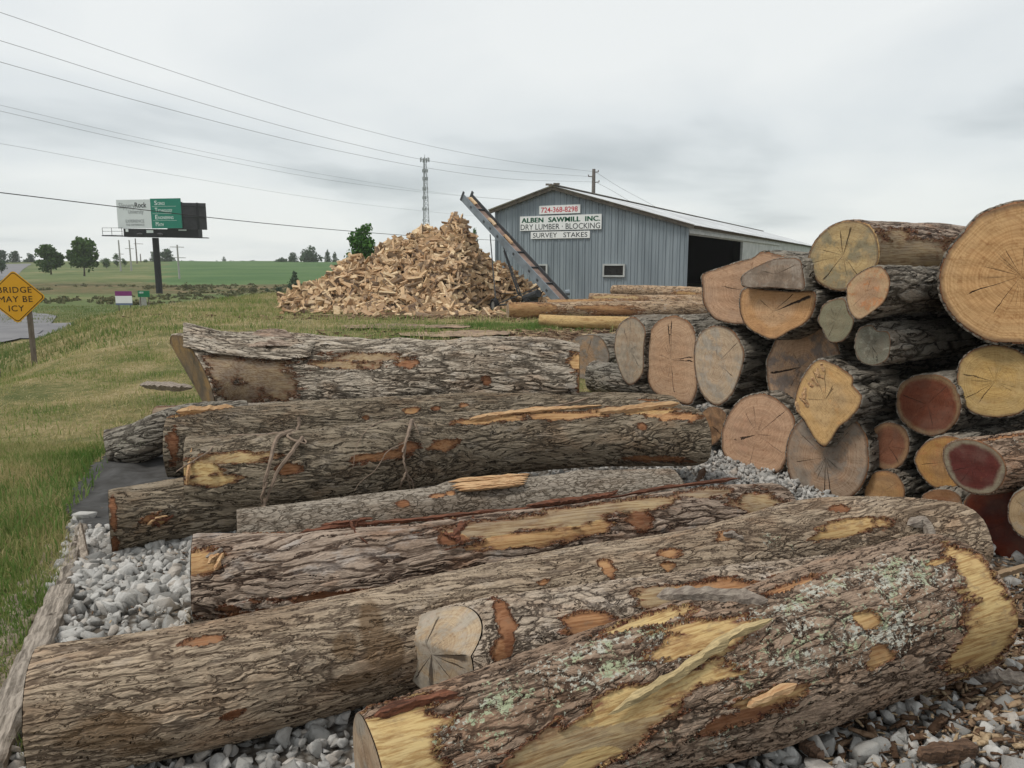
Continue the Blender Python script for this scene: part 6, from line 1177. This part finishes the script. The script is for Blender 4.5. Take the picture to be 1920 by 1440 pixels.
for i, (a_, b_, t_, lb) in enumerate([(336, 350, 487, 'tiny skyline bush just right of the two-armed pole'), (352, 368, 485, 'skyline bush in the middle of the green field edge, first of a loose row'), (402, 412, 487, 'tiny skyline bush left of the small dark conifer'), (426, 446, 487, 'long low skyline bush right of the small dark conifer'), (446, 462, 488, 'low skyline bush fourth in the loose row'), (462, 484, 486, 'skyline bush left of the bare far shrubs')]): tree('bush', lb, a_, b_, t_, 495, 275, 'dark', 'bush', 20+i, 450, 'bush')
tree('conifer', 'small dark conifer on the skyline above the green field', 414, 427, 480, 495, 275, 'dark', 'cone', 30, 600)
tree('tree', 'low spreading tree, leftmost of the clump beyond the firewood heap', 512, 545, 482, 500, 250, 'dark', 'round', 31, 1300, trunkf=.02); tree('tree', 'slim taller tree in the left clump beyond the firewood heap', 538, 562, 473, 500, 255, 'dark', 'round', 32, 1200, trunkf=.02)
tree('tree', 'big round tree in the middle of the clump beyond the firewood heap', 562, 607, 461, 500, 250, 'dark', 'round', 33, 2200, trunkf=.08)
tree('conifer', 'left one of two conifers beyond the firewood heap', 606, 624, 466, 500, 250, 'dark', 'cone', 34, 900); tree('conifer', 'right one of two conifers beyond the firewood heap', 620, 637, 470, 502, 250, 'dark', 'cone', 35, 900)
tree('tree', 'bright green tree rising right behind the left slope of the firewood heap', 648, 716, 418, 510, 60, 'bright', 'round', 36, 3800, trunkf=.05, ls=.2)
tree('bush', 'dark tall bush at the left foot of the firewood heap', 538, 568, 508, 548, 95, 'dark', 'cone', 37, 1200, 'bush'); tree('bush', 'round dark bush left of the tall one near the heap', 512, 535, 535, 550, 92, 'dark', 'bush', 38, 700, 'bush'); tree('bush', 'brownish bush below the green field, two bushes left of the heap', 462, 484, 533, 550, 90, 'scrub', 'bush', 39, 700, 'bush'); tree('bush', 'small dark bush between the brownish one and the round one', 494, 510, 540, 550, 92, 'dark', 'bush', 40, 500, 'bush')
tree('bush', 'dark bush right of the billboard pole foot below the field', 342, 358, 528, 548, 100, 'scrub', 'bush', 41, 500, 'bush')
tree('tree', 'leafy treetop peeping between the yellow-grey log and the biggest log', 1755, 1800, 437, 520, 75, 'mid', 'round', 42, 1500, trunkf=.05); tree('shrub', 'small green sprig behind the right shoulder of the firewood heap', 883, 896, 428, 470, 45, 'bright', 'round', 43, 500, 'shrub')
rg = np.random.default_rng(12)
def scr(n, samp, name, style, s0, s1, sd_):
    rg = np.random.default_rng(sd_); x, y = samp(rg, n); n = len(x); P = np.stack([x, y, terrain(x, y)], 1); V = []; k = 40; hh3 = rg.uniform(s0, s1, n)
    q = rg.normal(size=(n, k, 3)); q /= np.linalg.norm(q, axis=2)[:, :, None]; q[:, :, 2] = np.abs(q[:, :, 2])*.8; C = P[:, None, :]+q*hh3[:, None, None]*rg.uniform(.3, 1, (n, k, 1)); C = C.reshape(-1, 3); m_ = len(C)
    R = rand_rot(m_, rg); qd = np.array([[-.5, -.4, 0], [.5, -.4, .1], [.5, .4, 0], [-.5, .4, -.1]]); V = np.einsum('nij,vj->nvi', R, qd)*(np.repeat(hh3, k)*.35)[:, None, None]+C[:, None, :]
    tag(npmesh(name, V.reshape(-1, 3), np.arange(m_*4).reshape(m_, 4), LM[style], None, False, dict(tint=np.repeat(np.clip(.5+.3*rg.normal(size=m_), 0, 1), 4))), kind='stuff')
def bs_(rg, n): y = rg.uniform(64, 118, n); x = rg.uniform(-.75, -.22, n)*y; k = (wob(x, y, .12, 51) > -.15)&(np.abs(x-np.interp(y, [38, 75, 118, 160], [-34, -58, -86, -112])) > 7.5); return x[k], y[k]
scr(1000, bs_, 'rough_scrub', 'scrub', .15, .5, 61)
# torn fibres on the jagged yellow log of the stack
JAG = [l for l in LOGS if 'jagged' in l['root']['label'] and 'bright yellow' in l['root']['label']][0]
def face_shard(px0, py0, px1, py1, Y, w, mat, seed, lift=.02):
    A_, B_ = PY(px0, py0, Y), PY(px1, py1, Y-lift); V, fs = shard(None, None, w, mat, '', 0, w*.4, 14, seed, .5, world=[A_, A_.lerp(B_, .5), B_]); V = (np.array(V)-np.array(JAG['base'])) @ np.array(JAG['Mi']).T
    npmesh('torn_fibres', V, fs, mat, JAG['root'])
rg = np.random.default_rng(9)
Yf = JAG['root'].location.y
for i in range(9):
    f = i/8; x0 = 1538-46*f; y0 = 680+72*f; face_shard(x0, y0, x0+12+6*rg.normal(), y0+16+6*rg.normal(), Yf-.13, .022, M_SPLINT, 300+i)
# ------------------------------------------------------------------ thin summer haze
HAZE = 0.0004
hz = MB(); hz.box((5, 250, 21.5), (1040, 680, 49)); ho = hz.build('haze', None); tag(ho, kind='stuff')
m = bpy.data.materials.new('haze'); m.use_nodes = True; t = m.node_tree; t.nodes.remove(t.nodes['Principled BSDF'])
pv_ = N(t, 'ShaderNodeVolumePrincipled'); pv_.inputs['Density'].default_value = HAZE; pv_.inputs['Color'].default_value = (.93, .96, .98, 1); L(t, pv_.outputs[0], t.nodes['Material Output'].inputs['Volume'])
ho.data.materials.clear(); ho.data.materials.append(m)
